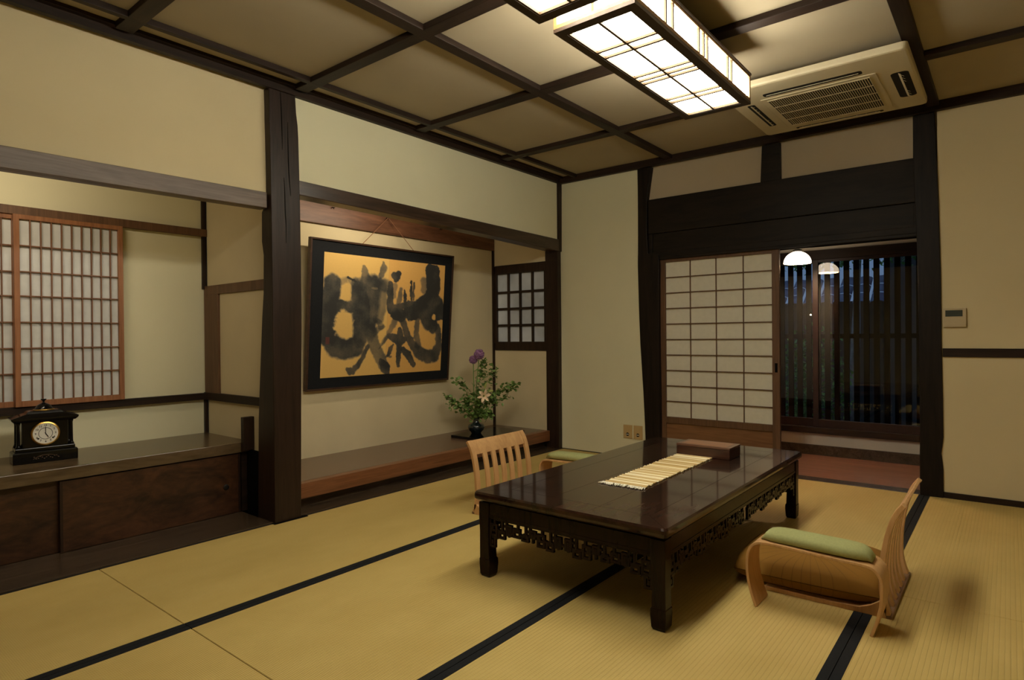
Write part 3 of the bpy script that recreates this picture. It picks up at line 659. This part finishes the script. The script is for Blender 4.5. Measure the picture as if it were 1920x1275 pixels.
me = bpy.data.meshes.new('artwork'); me.from_pydata(vs, [], fs); me.update()
at = me.color_attributes.new('ink', 'FLOAT_COLOR', 'POINT')
seam = uv(643, 700)[0]
paperL = np.array([.66,.42,.125]); paperR = np.array([.64,.365,.10]); ink = np.array([.022,.022,.020])
side = (GX > seam)[..., None]
base = np.where(side, paperR, paperL)*(1+NF[..., None]*.03)
base = base*(1-.25*np.exp(-((GX-seam)/.0022)**2))[..., None]
D3 = D[..., None]
colr = base*(1-D3)**1.7+ink*D3+np.array([.145,.165,.155])*D3*(1-D3)
sp = uv(197, 855); rs = (np.abs(GX-sp[0]) < .018) & (np.abs(GY-sp[1]) < .026)
colr = np.where(rs[..., None], colr*.35+np.array([.13,.028,.02])*.65, colr)
at.data.foreach_set('color', np.concatenate([colr, np.ones(colr.shape[:2]+(1,))], 2).astype(np.float32).ravel())
am, an, ab = nt('ink_on_golden_paper'); ca = N(an, 'ShaderNodeVertexColor', layer_name='ink'); an.links.new(ca.outputs['Color'], ab.inputs['Base Color']); ab.inputs['Roughness'].default_value = .7
me.materials.append(am); ao = bpy.data.objects.new('artwork', me); COL.objects.link(ao); ao.parent = pic; ao.location = (0, .006, 0)
m = MB()
hk = (3.393-3.3475, 0)
inv = Matrix.Rotation(tl, 4, 'X').inverted()
def loc(p): return tuple(inv @ (Vector(p)-Vector((3.3475, pic_b[0]-.002, pic_b[1]))))
m.tube([loc((3.072, 4.0, 1.80)), loc((3.393, 4.055, 2.068))], .0025).tube([loc((3.640, 4.0, 1.795)), loc((3.393, 4.055, 2.068))], .0025)
m.build('hanging_cord', CORD, pic)
for i, (x, z) in enumerate([(3.393, 2.068), (2.862, 2.075), (4.02, 2.058)]):
    m = MB(); m.tube([(0, .03, 0), (0, -.012, -.002), (0, -.026, -.006), (0, -.030, .008)], .003).tube([(-.014,.002,-.012),(0,-.004,.004),(.014,.002,-.012)], .0018)
    o = m.build('picture_hook', IRON); o.location = (x, TB-.05+.022, z)
    tag(o, ['iron hook holding the cord of the calligraphy', 'bent iron hook on the board left of the picture cord', 'small iron hook on the dark right part of the board'][i], 'hook', 'hooks on the tokonoma board')

# ---------------------------------------------------------------- mantel clock
ck = thing('mantel_clock', 'black lacquered mantel clock with white dial on the burl shelf', 'clock', (.982, 3.965, .4345), R(-6.3))
def oct_(w, d, z): return [(-w,-d,z),(w,-d,z),(w,d,z),(-w,d,z)]
MB().loft([oct_(.137,.066,0), oct_(.137,.066,.052), oct_(.132,.062,.060)]).box(-.126,.126,-.058,.058,.060,.078).build('base', BLACK, ck, bevel=.003)
MB().box(-.097,.097,-.044,.052,.076,.218).build('case', BLACK, ck, bevel=.003)
MB().loft([oct_(.128,.058,.210), oct_(.140,.068,.222), oct_(.143,.070,.232), oct_(.080,.050,.252), oct_(.072,.046,.262), oct_(.060,.040,.266)]).build('roof', BLACK, ck, bevel=.002)
MB().lathe([(.044,.265),(.044,.270),(.036,.278),(.030,.290),(.016,.299),(.005,.303),(.0045,.312),(.013,.320),(.013,.323),(.001,.324)], (0,0,0)).build('dome', BLACK, ck, smooth=True)
MB().lathe([(.046,.2655),(.047,.268),(.045,.2715),(.001,.272)], (0,0,0)).build('dome_ring', GOLD, ck, smooth=True)
for sx_ in (-1, 1):
    for sy_ in (-1, 1):
        MB().lathe([(.0125,.078),(.0125,.084),(.009,.090),(.0078,.10),(.007,.195),(.009,.202),(.0115,.212)], (sx_*.112, sy_*.040, 0), 14).build('column', BLACK, ck, smooth=True)
def disc(prof, name, mat, par, loc_):
    m = MB(); m.M = Matrix.Translation(loc_) @ Matrix.Rotation(R(90), 4, 'X'); m.lathe(prof, seg=40); return m.build(name, mat, par, smooth=False)
disc([(.001,.0),(.0625,.0),(.0635,.004),(.060,.009),(.0545,.011),(.0535,.0065),(.001,.006)], 'bezel', GOLD, ck, (0,-.0435,.147))
dl = disc([(.001,.0),(.0535,.0),(.0535,.0072),(.001,.0072)], 'dial', DIAL, ck, (0,-.0435,.147))
m = MB(); m.M = Matrix.Translation((0,-.0510,.147)) @ Matrix.Rotation(R(90), 4, 'X')
rg = [[(r*math.cos(2*math.pi*j/40), r*math.sin(2*math.pi*j/40), z) for j in range(40)] for r, z in ((.0285,0),(.0305,0),(.0305,.001),(.0285,.001),(.0285,0))]
m.loft(rg, cap=False); m.build('inner_ring', IRON, dl)
for h in range(1, 13):
    fc = bpy.data.curves.new('numeral', 'FONT'); fc.body = str(h); fc.size = .0135; fc.align_x = 'CENTER'; fc.align_y = 'CENTER'; fc.extrude = .0002; fc.offset = .0003
    fc.materials.append(INK); t_o = bpy.data.objects.new('numeral_text', fc); COL.objects.link(t_o); bpy.context.view_layer.update()
    nm_ = bpy.data.meshes.new_from_object(t_o.evaluated_get(bpy.context.evaluated_depsgraph_get())); bpy.data.objects.remove(t_o)
    o = bpy.data.objects.new('numeral', nm_); COL.objects.link(o); o.parent = dl
    a = R(90-30*h); o.location = (.042*math.cos(a), -.0513, .147+.042*math.sin(a)); o.rotation_euler = (R(90), 0, 0)
def hand(ang, L, w, name):
    m = MB(); m.add([(-w,0,-.006),(w,0,-.006),(w*1.3,0,L*.7),(0,0,L),(-w*1.3,0,L*.7),(-w,-.0008,-.006),(w,-.0008,-.006),(w*1.3,-.0008,L*.7),(0,-.0008,L),(-w*1.3,-.0008,L*.7)],
        [(0,1,2,3,4),(9,8,7,6,5),(0,5,6,1),(1,6,7,2),(2,7,8,3),(3,8,9,4),(4,9,5,0)])
    o = m.build(name, INK, ck); o.location = (0, -.0525, .147); o.rotation_euler = (0, R(ang), 0)
hand(150, .026, .0016, 'hour_hand'); hand(0, .040, .0012, 'minute_hand')
for s_x in (-1, 1): disc([(.0005,0),(.0045,0),(.0045,.001),(.0005,.001)], 'winding_hole', INK, ck, (s_x*.031, -.0510, .122))
m = MB()
for i in range(-6, 7):
    m.lathe([(.001,-.003),(.004,0),(.001,.003)], (i*.0085, -.0665, .026+.006*math.sin(i*1.7)), 6)
m.tube(bez([(-.055,-.0665,.020),(-.03,-.067,.034),(0,-.067,.038),(.03,-.067,.034),(.055,-.0665,.020)], 5), .0013, 5)
m.build('ornament', plain('tarnished_brass', (.10,.06,.035), .4, .5, metal=.6), ck)

# ---------------------------------------------------------------- low table
tb = thing('low_table', 'long low carved rosewood table in the middle of the room', 'table', (2.935, 1.40, 0))
TX, TY = .915, .46
def rr(e, z, r=.018): return rrect(TX-e, TY-e, r, z, 3)
m = MB(); m.loft([rr(.022,.340,.01), rr(.008,.343), rr(.001,.350), rr(0,.360), rr(.001,.372), rr(.006,.380)])
top = m.build('tabletop', ROST, tb)
g_ = MB()
zz = .38005
for y in (-.335, -.115, .115, .335): g_.box(-.79, .79, y-.0006, y+.0006, zz-.0004, zz+.0001)
for x in (-.79, .79): g_.box(x-.0006, x+.0006, -.335, .335, zz-.0004, zz+.0001)
for sx_ in (-1, 1):
    for sy_ in (-1, 1):
        g_.add([(sx_*.79, sy_*.335-.001, zz), (sx_*.79, sy_*.335+.001, zz), (sx_*.905, sy_*.45+.001, zz), (sx_*.905, sy_*.45-.001, zz)], [(0,1,2,3)])
g_.build('joint_line', VOID, top)
LX, LY = TX-.022, TY-.016
for sx_ in (-1, 1):
    for sy_ in (-1, 1):
        def sec(z, w, o=0): 
            a, b = sx_*(LX-o), sx_*(LX-w); c, d = sy_*(LY-o), sy_*(LY-w)
            return (z, min(a,b), max(a,b), min(c,d), max(c,d))
        MB().rects([sec(0,.053,.007), sec(.012,.058,.002), sec(.055,.061,0), (sec(.078,.060,0)), sec(.082,.056,.0015), sec(.20,.052,.002), sec(.26,.056,0), sec(.332,.058,0)]).build('leg', ROSE, tb, bevel=.003)
def frets(Lh):
    # hooked meander bars, in (s, z), from -Lh to Lh, mirrored about the middle
    bars = []
    def ring(s0, s1, z0, z1, t=.0085):
        bars.extend([(s0,s1,z0,z0+t),(s0,s1,z1-t,z1),(s0,s0+t,z0,z1),(s1-t,s1,z0,z1)])
    bars.append((0, Lh, .262, .272))
    s = Lh
    bars += [(s-.010,s,.140,.265),(s-.036,s,.140,.149),(s-.036,s-.028,.145,.185),(s-.048,s-.018,.180,.189),(s-.022,s-.014,.155,.172)]
    k = 0; x = s-.006
    while x > .03:
        w = min(.128, x)
        lo = .186 if k % 2 == 0 else .200
        ring(x-.040, x, lo+.004, .244)
        bars += [(x-.030, x-.022, .238, .265), (x-.028, x-.010, lo+.026, lo+.034), (x-.018, x-.010, lo+.03, .236)]
        if w > .09:
            ring(x-.084, x-.046, lo-.002, .222); bars += [(x-.072, x-.064, .216, .265), (x-.080, x-.052, lo+.020, lo+.028), (x-.095, x-.078, .238, .246), (x-.095, x-.087, .22, .265)]
            ring(x-.122, x-.090, lo+.018, .252); bars += [(x-.110, x-.102, .2, .24), (x-.128, x-.118, lo+.03, lo+.038), (x-.046, x-.034, .216, .224)]
        x -= .128; k += 1
    return bars + [(-b, -a, c, d) for a, b, c, d in bars]
def apron(name, Lh, M):
    m = MB(); m.M = M
    m.box(-Lh, Lh, -.011, .010, .272, .332)
    m.loft([[(s, -.013, .268), (s, .010, .268), (s, .010, .281), (s, -.013, .281)] for s in (-Lh, Lh)])
    a = m.build(name, ROSE, tb, bevel=.002)
    f = MB(); f.M = M
    for i_, (a0, a1, c, d) in enumerate(frets(Lh)): f.box(a0-.0018, a1+.0018, -.008-.0001*(i_ % 5), .005, c-.0015, d+.0015)
    f.build('fretwork', ROSE, a, bevel=.0022, seg=2)
apron('apron', LX-.052, Matrix.Translation((0, -LY+.016, 0)))
apron('apron', LX-.052, Matrix.Translation((0, LY-.016, 0)) @ Matrix.Rotation(R(180), 4, 'Z'))
apron('apron', LY-.052, Matrix.Translation((-LX+.016, 0, 0)) @ Matrix.Rotation(R(-90), 4, 'Z'))
apron('apron', LY-.052, Matrix.Translation((LX-.016, 0, 0)) @ Matrix.Rotation(R(90), 4, 'Z'))
MB().loft([[(-TX+.035, -TY+.030, z), (TX-.035, -TY+.030, z), (TX-.035, TY-.030, z), (-TX+.035, TY-.030, z)] for z in (.330, .342)]).build('waist', ROSE, tb)

# table runner
def runmat():
    m, n, b = nt('woven_reed_runner')
    tc = N(n, 'ShaderNodeTexCoord'); sx = N(n, 'ShaderNodeSeparateXYZ'); n.links.new(tc.outputs['Object'], sx.inputs[0])
    nz = N(n, 'ShaderNodeTexNoise'); nz.noise_dimensions = '1D'; setin(nz, Scale=90.0, Detail=2.0); n.links.new(sx.outputs['X'], nz.inputs['W'])
    r = ramp(n, [(.38, (.42,.27,.09)), (.5, (.62,.45,.18)), (.6, (.88,.80,.56))]); n.links.new(nz.outputs['Fac'], r.inputs['Fac'])
    n.links.new(r.outputs['Color'], b.inputs['Base Color']); b.inputs['Roughness'].default_value = .8
    return m
RUN = runmat()
rn = thing('table_runner', 'striped straw-coloured table runner with white fringe on the low table', 'table runner', (2.965, 1.375, .381))
rn.rotation_euler = (0, 0, R(.6))
m = MB(); n_ = 34; hx = .455; wy = .102
rings = []
for i in range(n_*4+1):
    x = -hx+2*hx*i/(n_*4); ph = i % 4
    z = .0015+.0050*math.sin(math.pi*ph/4); rr_ = random.Random(i//4)
    w0 = wy+rr_.uniform(-.004, .004)-(.003 if ph == 0 else 0)
    rings.append([(x,-w0,.0004),(x,w0,.0004),(x,w0,z+.001),(x,-w0,z+.001)])
m.loft(rings).build('woven_body', RUN, rn)
for sg in (-1, 1):
    m = MB()
    for i in range(60):
        y = -wy+2*wy*i/59+random.uniform(-.003,.003); L = random.uniform(.024,.044); dy = random.uniform(-.014,.014)
        m.tube([(sg*hx,y,.003),(sg*(hx+L*.5),y+dy*.4,random.uniform(.002,.007)),(sg*(hx+L),y+dy,random.uniform(.0015,.005))], [.0024,.003,.002], 5)
    m.build('fringe', YARN, rn, smooth=True)
# lidded box
bx = thing('lidded_box', 'reddish-brown wooden tray box with panelled lid on the low table', 'box', (3.428, 1.337, .3805))
MB().box(-.086, .086, -.152, .152, 0, .052).build('body', wood('box_wood', (.03,.011,.007), (.075,.028,.016), 'Y', rough=.3, coat=.3), bx, bevel=.002)
ld = MB().box(-.087, .087, -.153, .153, .053, .066).build('lid', wood('box_lid_wood', (.075,.034,.022), (.16,.075,.046), 'Y', rough=.3, coat=.3), bx, bevel=.003)
MB().box(-.066, .066, -.128, .128, .0655, .0672).build('inset_panel', wood('box_panel_wood', (.22,.09,.045), (.40,.18,.09), 'Y', rough=.3, coat=.3), ld, bevel=.001)

# ---------------------------------------------------------------- floor chair (legless), cushion, armrests
fc_ = thing('floor_chair', 'legless bentwood floor chair with a cushion, right of the low table', 'chair', (2.9275, .36, 0), 0, 'legless floor chairs at the low table')
hwid = .2725
prof = bez([(-.005,.012),(.008,.05),(.016,.10),(.016,.16),(.012,.22),(.001,.29),(-.014,.35),(-.032,.395),(-.056,.430)], 5)   # (y,z) relative to y=.36
profs = bez([(.44,.012),(.25,.012),(.10,.014),(.045,.020),(.022,.045),(.016,.10),(.016,.16),(.012,.22),(.001,.29),(-.014,.35),(-.032,.395),(-.056,.430)], 5)
th = .012
m = MB(); m.ribbon([(.44,.012),(.25,.012),(.06,.013)], -hwid+.03, hwid-.03, .010); m.build('seat', BEECH, fc_, bevel=.002)
lo = [p for p in prof if p[1] <= .365]; hi = [p for p in prof if p[1] >= .35]
for sx_ in (-1, 1):
    m = MB(); m.ribbon(prof, sx_*hwid, sx_*(hwid-.036), th+.006); m.build('stile', BEECH, fc_, bevel=.002)
    MB().loft([[(sx_*hwid,y,0),(sx_*(hwid-.016),y,0),(sx_*(hwid-.016),y,z),(sx_*hwid,y,z)] for y, z in ((.44,.017),(.20,.017),(.09,.022),(.05,.040),(.02,.062),(.0,.062))]).build('side_rail', BEECH, fc_, bevel=.002)
m = MB(); m.ribbon(hi, -hwid+.036, hwid-.036, th); m.build('top_rail', BEECH, fc_, bevel=.002)
for k in range(5):
    x = -.2365+.473*(k+.5+.5*0)/5 if False else -.2365+.0788*(k+1)
    m = MB(); m.ribbon(lo, x-.0195, x+.0195, th-.001); m.build('slat', BEECH, fc_, bevel=.0015)
MB().box(-hwid, hwid, -.018, .004, 0, .014).build('base_bar', wood('base_bar_wood', (.16,.085,.045), (.26,.15,.08), 'X', rough=.5), fc_, bevel=.002)
dup(fc_, (3.003, 2.505, 0), R(180), 'legless bentwood floor chair on the far side of the low table')
# cushion
zc = thing('floor_cushion', 'puffy golden-brown floor cushion with chrysanthemum pattern on the right floor chair', 'cushion', (2.90, .665, .019))
zc.rotation_euler = (0, 0, R(2))
n_ = 40; ha, hb = .25, .285
tv, tf = [], []
def zprof(u, v):
    e = max(0, 1-abs(u)**3.2)**.34*max(0, 1-abs(v)**3.2)**.34
    return e
for top_ in (1, 0):
    for j in range(n_+1):
        for i in range(n_+1):
            u, v = -1+2*i/n_, -1+2*j/n_
            rr_ = 1-.05*(abs(u)*abs(v))**2 ; e = zprof(u, v)
            wr = .003*noise.noise(Vector((u*3, v*3, 1)))
            dim = -.012*math.exp(-((u*u+v*v)/.006))
            z = .046+.082*e+wr*e+dim if top_ else .044-.042*min(1, e*1.4)
            tv.append((ha*u*rr_, hb*v*rr_, max(z, .001)))
    o_ = 0 if top_ else (n_+1)**2
    for j in range(n_):
        for i in range(n_): tf.append((o_+j*(n_+1)+i, o_+j*(n_+1)+i+1, o_+(j+1)*(n_+1)+i+1, o_+(j+1)*(n_+1)+i))
MB().add(tv, tf).build('cover', ZAB, zc, smooth=True)
mb = MB(); mb.lathe([(.001,0),(.006,.002),(.004,.006),(.001,.007)], (-.07,0,.122), 10); mb.build('tuft', plain('brown_tuft', (.10,.05,.02), .9), zc, smooth=True)
# armrests
ar = thing('armrest', 'bentwood armrest with green padded top beside the cushion, near the camera', 'armrest', (2.5345, .58, 0), 0, 'separate padded armrests')
aw = .0705
cl = bez([(.195,0),(.213,.05),(.226,.11),(.229,.165),(.222,.215),(.200,.244),(.165,.254),(.08,.254),(0,.250),(-.10,.246),(-.165,.245),(-.205,.236),(-.228,.205),(-.231,.16),(-.226,.10),(-.212,.04),(-.198,0)], 6)
m = MB(); m.ribbon(cl, -aw, aw, .0105); m.build('bent_frame', BEECH, ar, bevel=.002, smooth=False)
m = MB(); rings = []
for i in range(25):
    t = -1+2*i/24; y = .190*t-.008; e = max(.02, (1-abs(t)**8))**.5
    zc0 = .2535+.004*(t) ; w = (aw-.006)*max(.62, e); h = .042*e+.003
    ring_ = []
    for k in range(16):
        a = 2*math.pi*k/16; cx_, sz_ = math.cos(a), math.sin(a)
        ring_.append((w*math.copysign(abs(cx_)**.6, cx_), y, zc0+(h*(.5+.5*math.copysign(abs(sz_)**.7, sz_)))))
    rings.append(ring_)
m.loft(rings); m.build('pad', GREEN, ar, smooth=True)
dup(ar, (3.385, 2.215, 0), R(180), 'bentwood armrest with green padded top behind the low table')

# ---------------------------------------------------------------- wall fittings
for k, (y0, y1) in enumerate(((2.562, 2.647), (2.463, 2.548))):
    t = thing('wall_outlet', ['tan wall outlet plate, left one of the pair', 'tan wall outlet plate, right one of the pair next to the post'][k], 'outlet', (XC, (y0+y1)/2, .222), 0, 'pair of wall outlets')
    MB().box(-.007, .0, -.0425, .0425, -.059, .059).build('cover_plate', PLATE, t, bevel=.002)
    m = MB(); m.M = Matrix.Translation((-.0075, 0, -.022)) @ Matrix.Rotation(R(-90), 4, 'Y'); m.lathe([(.001,0),(.0145,0),(.015,.0015),(.001,.0015)], seg=24)
    s = m.build('socket', ACD, t)
    MB().box(-.0105, -.0085, -.012, .012, -.025, -.019).build('plug_bar', DIAL, s, bevel=.0008)
tm = thing('thermostat', 'small ivory wall thermostat with grey screen beside the right post', 'thermostat', (XC, .2725, 1.158))
MB().box(-.018, 0, -.0605, .0605, -.0595, .0595).build('housing', THER, tm, bevel=.003)
MB().box(-.0195, -.0175, -.042, .048, .008, .048).build('screen', LCD, tm, bevel=.001)
MB().box(-.0192, -.0178, -.052, .052, -.050, -.006).build('flap', THER, tm, bevel=.001)

# ---------------------------------------------------------------- flower arrangement
pb = MB().box(3.94, 4.55, 3.53, 3.885, .1655, .190).build('display_board', BLACK, bevel=.003)
tag(pb, 'thin black lacquered board under the flower vase', 'board')
VX, VY, VZ = 4.15, 3.77, .190
vz = thing('flower_vase', 'dark teal glazed vase on the black board in the tokonoma', 'vase', (VX, VY, VZ))
MB().lathe([(.001,0),(.042,0),(.046,.006),(.050,.014),(.066,.030),(.075,.052),(.076,.064),(.066,.080),(.040,.092),(.028,.102),(.027,.122),(.030,.138),(.034,.142)], seg=36).build('body', CERA, vz, smooth=True)
m = MB(); rgs = [[(r*math.cos(2*math.pi*j/36), r*math.sin(2*math.pi*j/36), z) for j in range(36)] for r, z in ((.034,.142),(.036,.146),(.031,.147),(.026,.130),(.0235,.11),(.001,.108))]
m.loft(rgs); m.build('lip', CERA, vz, smooth=True)
# directions: a = to the photo's right (away from the tokonoma back), f = into depth
A1 = Vector((.6274, -.7786, 0)); F1 = Vector((.7786, .6275, 0)); TOPV = Vector((VX, VY, VZ+.13))
def vp(a, z, f=0): return TOPV + A1*a + F1*f + Vector((0,0,z))
def leaf(m, p, d, s, roll):
    d = d.normalized(); q = d.to_track_quat('Y', 'Z').to_matrix().to_4x4()
    m.M = Matrix.Translation(p) @ q @ Matrix.Rotation(roll, 4, 'Y')
    w = s*.42
    m.add([(0,0,0),(w*.7,s*.25,.12*s),(w,s*.55,.1*s),(w*.45,s*.9,.0),(0,s,-.08*s),(-w*.45,s*.9,.0),(-w,s*.55,.1*s),(-w*.7,s*.25,.12*s),(0,s*.5,0)],
          [(0,1,8),(1,2,8),(2,3,8),(3,4,8),(4,5,8),(5,6,8),(6,7,8),(7,0,8)])
    m.M = Matrix.Identity(4)
def branch(pts, nl, s, label):
    base = TOPV.copy()
    t = thing('leafy_branch', label, 'branch', tuple(base), 0, 'green branches in the flower vase')
    path = [Vector(p) for p in bez([tuple(vp(*p)-base) for p in pts], 6)]
    MB().tube(path, [.0022-.0013*i/len(path) for i in range(len(path))], 5).build('stem', STEM, t)
    m = MB(); n0 = int(len(path)*.30)
    for k in range(nl):
        u = n0+(len(path)-1-n0)*(k/(nl-1))**.9; i = min(int(u), len(path)-2); p = path[i].lerp(path[i+1], u-int(u) if i == int(u) else 1)
        d = (path[i+1]-path[i]).normalized()
        for r_ in range(5):
            off = Vector((random.gauss(0,1), random.gauss(0,1), random.gauss(0,.8)))*.022
            dd = d*.5+Vector((random.gauss(0,1), random.gauss(0,1), random.gauss(.1,.7)))
            leaf(m, p+off, dd, s*random.uniform(.95,1.45), random.uniform(-.9,.9))
    m.build('foliage', LEAF, t)
BR = [
 ([(0,-.02),(-.05,.03,-.01),(-.12,.10,-.03),(-.20,.145,-.05),(-.245,.20,-.06)], 17, .030, 'leafy green branch reaching farthest left in front of the picture'),
 ([(0,-.02),(-.03,.10),(-.06,.22,.02),(-.13,.315,.02),(-.16,.335,.02)], 15, .028, 'leafy green branch leaning to the upper left below the picture corner'),
 ([(0,-.02),(.0,.15,.03),(.03,.33,.04),(.06,.46,.04),(.09,.51,.04)], 20, .030, 'tall leafy green branch just right of the purple flowers'),
 ([(0,-.02),(.03,.12,.0),(.07,.26,.03),(.13,.38,.04),(.17,.43,.04)], 14, .028, 'leafy green branch crossing the thin dark corner strip'),
 ([(0,-.02),(.06,.12,-.02),(.15,.22,-.04),(.27,.29,-.05),(.36,.305,-.06)], 22, .030, 'leafy green branch reaching farthest right'),
 ([(0,-.02),(.07,.10,.02),(.15,.15,.02),(.23,.17,.0),(.29,.22,.0)], 14, .028, 'leafy green branch to the lower right with a hanging tip'),
 ([(0,-.02),(-.04,.02),(-.08,.10,.03),(-.10,.17,.03)], 18, .032, 'bushy green sprig low on the left side of the vase'),
 ([(0,-.02),(.03,.02,-.02),(.07,.06,-.03),(.12,.04,-.04)], 18, .032, 'bushy green sprig drooping low on the right side of the vase'),
 ([(0,-.02),(.02,.06,-.03),(.03,.14,-.05),(.06,.22,-.05)], 22, .033, 'dense green sprig behind the white lily'),
]
for pts, nl, s, lab in BR: branch([(p+(0,))[:3] if len(p) == 2 else p for p in pts], nl, s, lab)
for k, (a, z, r_, f_) in enumerate(((.033, .585, .050, 0), (-.022, .535, .041, .03))):
    t = thing('allium_flower', ['round purple allium flower on a tall stem, the higher one', 'round purple allium flower, the lower and smaller one'][k], 'flower', tuple(TOPV), 0, 'purple alliums in the vase')
    P = vp(a, z, f_)-TOPV
    MB().tube([(0,0,-.02), tuple(P*.5+Vector((0,0,.0))-A1*.01), tuple(P)], .004, 8).build('stem', STEM, t, smooth=True)
    m = MB(); rr_ = random.Random(k)
    m.M = Matrix.Translation(P); m.lathe([(max(.001, r_*.86*math.sin(R(180*i/12))), -r_*.86*math.cos(R(180*i/12))) for i in range(13)], seg=18)
    for i in range(220):
        d = Vector((rr_.gauss(0,1), rr_.gauss(0,1), rr_.gauss(0,1))).normalized()
        q = d.to_track_quat('Z', 'Y').to_matrix().to_4x4(); m.M = Matrix.Translation(P+d*r_*.84) @ q
        m.add([(-.004,0,0),(0,-.004,.001),(.004,0,0),(0,.004,.001),(0,0,r_*.20)], [(0,1,4),(1,2,4),(2,3,4),(3,0,4)])
    m.M = Matrix.Identity(4); m.build('flower_head', PURP, t)
ly = thing('lily_flower', 'pale pink-white lily facing forward amid the green branches', 'flower', tuple(TOPV))
LP = vp(.075, .215, -.085)-TOPV
MB().tube([(0,0,-.02), tuple(vp(.03,.10,-.04)-TOPV), tuple(LP+F1*.02)], .003, 6).tube([tuple(vp(.03,.10,-.04)-TOPV), tuple(vp(.07,.24,-.04)-TOPV), tuple(vp(.085,.29,-.05)-TOPV)], .0025, 6).tube([tuple(vp(.05,.17,-.04)-TOPV), tuple(vp(.12,.255,-.06)-TOPV)], .0022, 6).build('stem', STEM, ly)
fd = (-F1*.9+Vector((0,0,.05))+A1*.1).normalized(); q = fd.to_track_quat('Z', 'Y').to_matrix().to_4x4()
for k in range(6):
    m = MB(); m.M = Matrix.Translation(LP) @ q @ Matrix.Rotation(R(60*k+12), 4, 'Z')
    n2 = 7; rings = []
    vs = []; fs = []
    for i in range(n2):
        t_ = i/(n2-1); w = .013*math.sin(math.pi*min(1, .12+.88*t_))**.7*(1.1-.2*(k % 2)); x = .008+.055*t_; z = .030*math.sin(t_*2.2)-.004*t_
        vs += [(x,-w,z+.004),(x,0,z),(x,w,z+.004)]
        if i: b0 = (i-1)*3; fs += [(b0,b0+1,b0+4,b0+3),(b0+1,b0+2,b0+5,b0+4)]
    m.add(vs, fs).build('petal', LILY, ly, smooth=True)
m = MB(); m.M = Matrix.Translation(LP) @ q
for k in range(6): a = R(60*k); m.tube([(0,0,0),(.006*math.cos(a),.006*math.sin(a),.02),(.014*math.cos(a),.014*math.sin(a),.036)], .0012, 5)
m.build('stamen', BUD, ly)
for (a0, z0, a1, z1) in ((.080,.275,.100,.335), (.110,.245,.160,.262)):
    p0, p1 = vp(a0,z0,-.05)-TOPV, vp(a1,z1,-.06)-TOPV
    MB().tube([tuple(p0.lerp(p1, t_)) for t_ in (0,.2,.5,.8,1)], [.003,.008,.011,.008,.002], 8).build('bud', BUD, ly, smooth=True)

# ---------------------------------------------------------------- lights
def area(name, loc_, rot, sx_, sy_, e, col=(1,.85,.62)):
    l = bpy.data.lights.new(name, 'AREA'); l.shape = 'RECTANGLE'; l.size = sx_; l.size_y = sy_; l.energy = e; l.color = col
    o = bpy.data.objects.new(name, l); COL.objects.link(o); o.location = loc_; o.rotation_euler = rot; return o
area('tokonoma_tube', (3.0, 3.43, 2.12), (R(50), 0, 0), .9, .04, 2.6)
area('clock_alcove_tube', (.55, 3.46, 2.05), (R(50), 0, 0), .9, .04, 2.2)
w_ = bpy.data.worlds.new('dusk'); sc.world = w_; w_.use_nodes = True
bg = w_.node_tree.nodes['Background']; bg.inputs['Color'].default_value = (.22, .36, .62, 1); bg.inputs['Strength'].default_value = .15

# ---------------------------------------------------------------- camera and colour
cam = bpy.data.cameras.new('camera'); co = bpy.data.objects.new('camera', cam); COL.objects.link(co)
cam.sensor_width = 36; cam.lens = 36*1157.93/1920; cam.clip_start = .05
r_ = Vector((.62740754, -.77863953, -.00895871)); u_ = Vector((.01025666, -.00324037, .99994215)); f_ = Vector((.77862352, .62746313, -.00595321))
co.matrix_world = Matrix(((r_.x, u_.x, -f_.x, 0), (r_.y, u_.y, -f_.y, 0), (r_.z, u_.z, -f_.z, 1.065), (0, 0, 0, 1)))
sc.camera = co
sc.view_settings.view_transform = 'Standard'; sc.view_settings.look = 'None'; sc.view_settings.gamma = 1; sc.view_settings.use_curve_mapping = False
sc.view_settings.exposure = 1.50
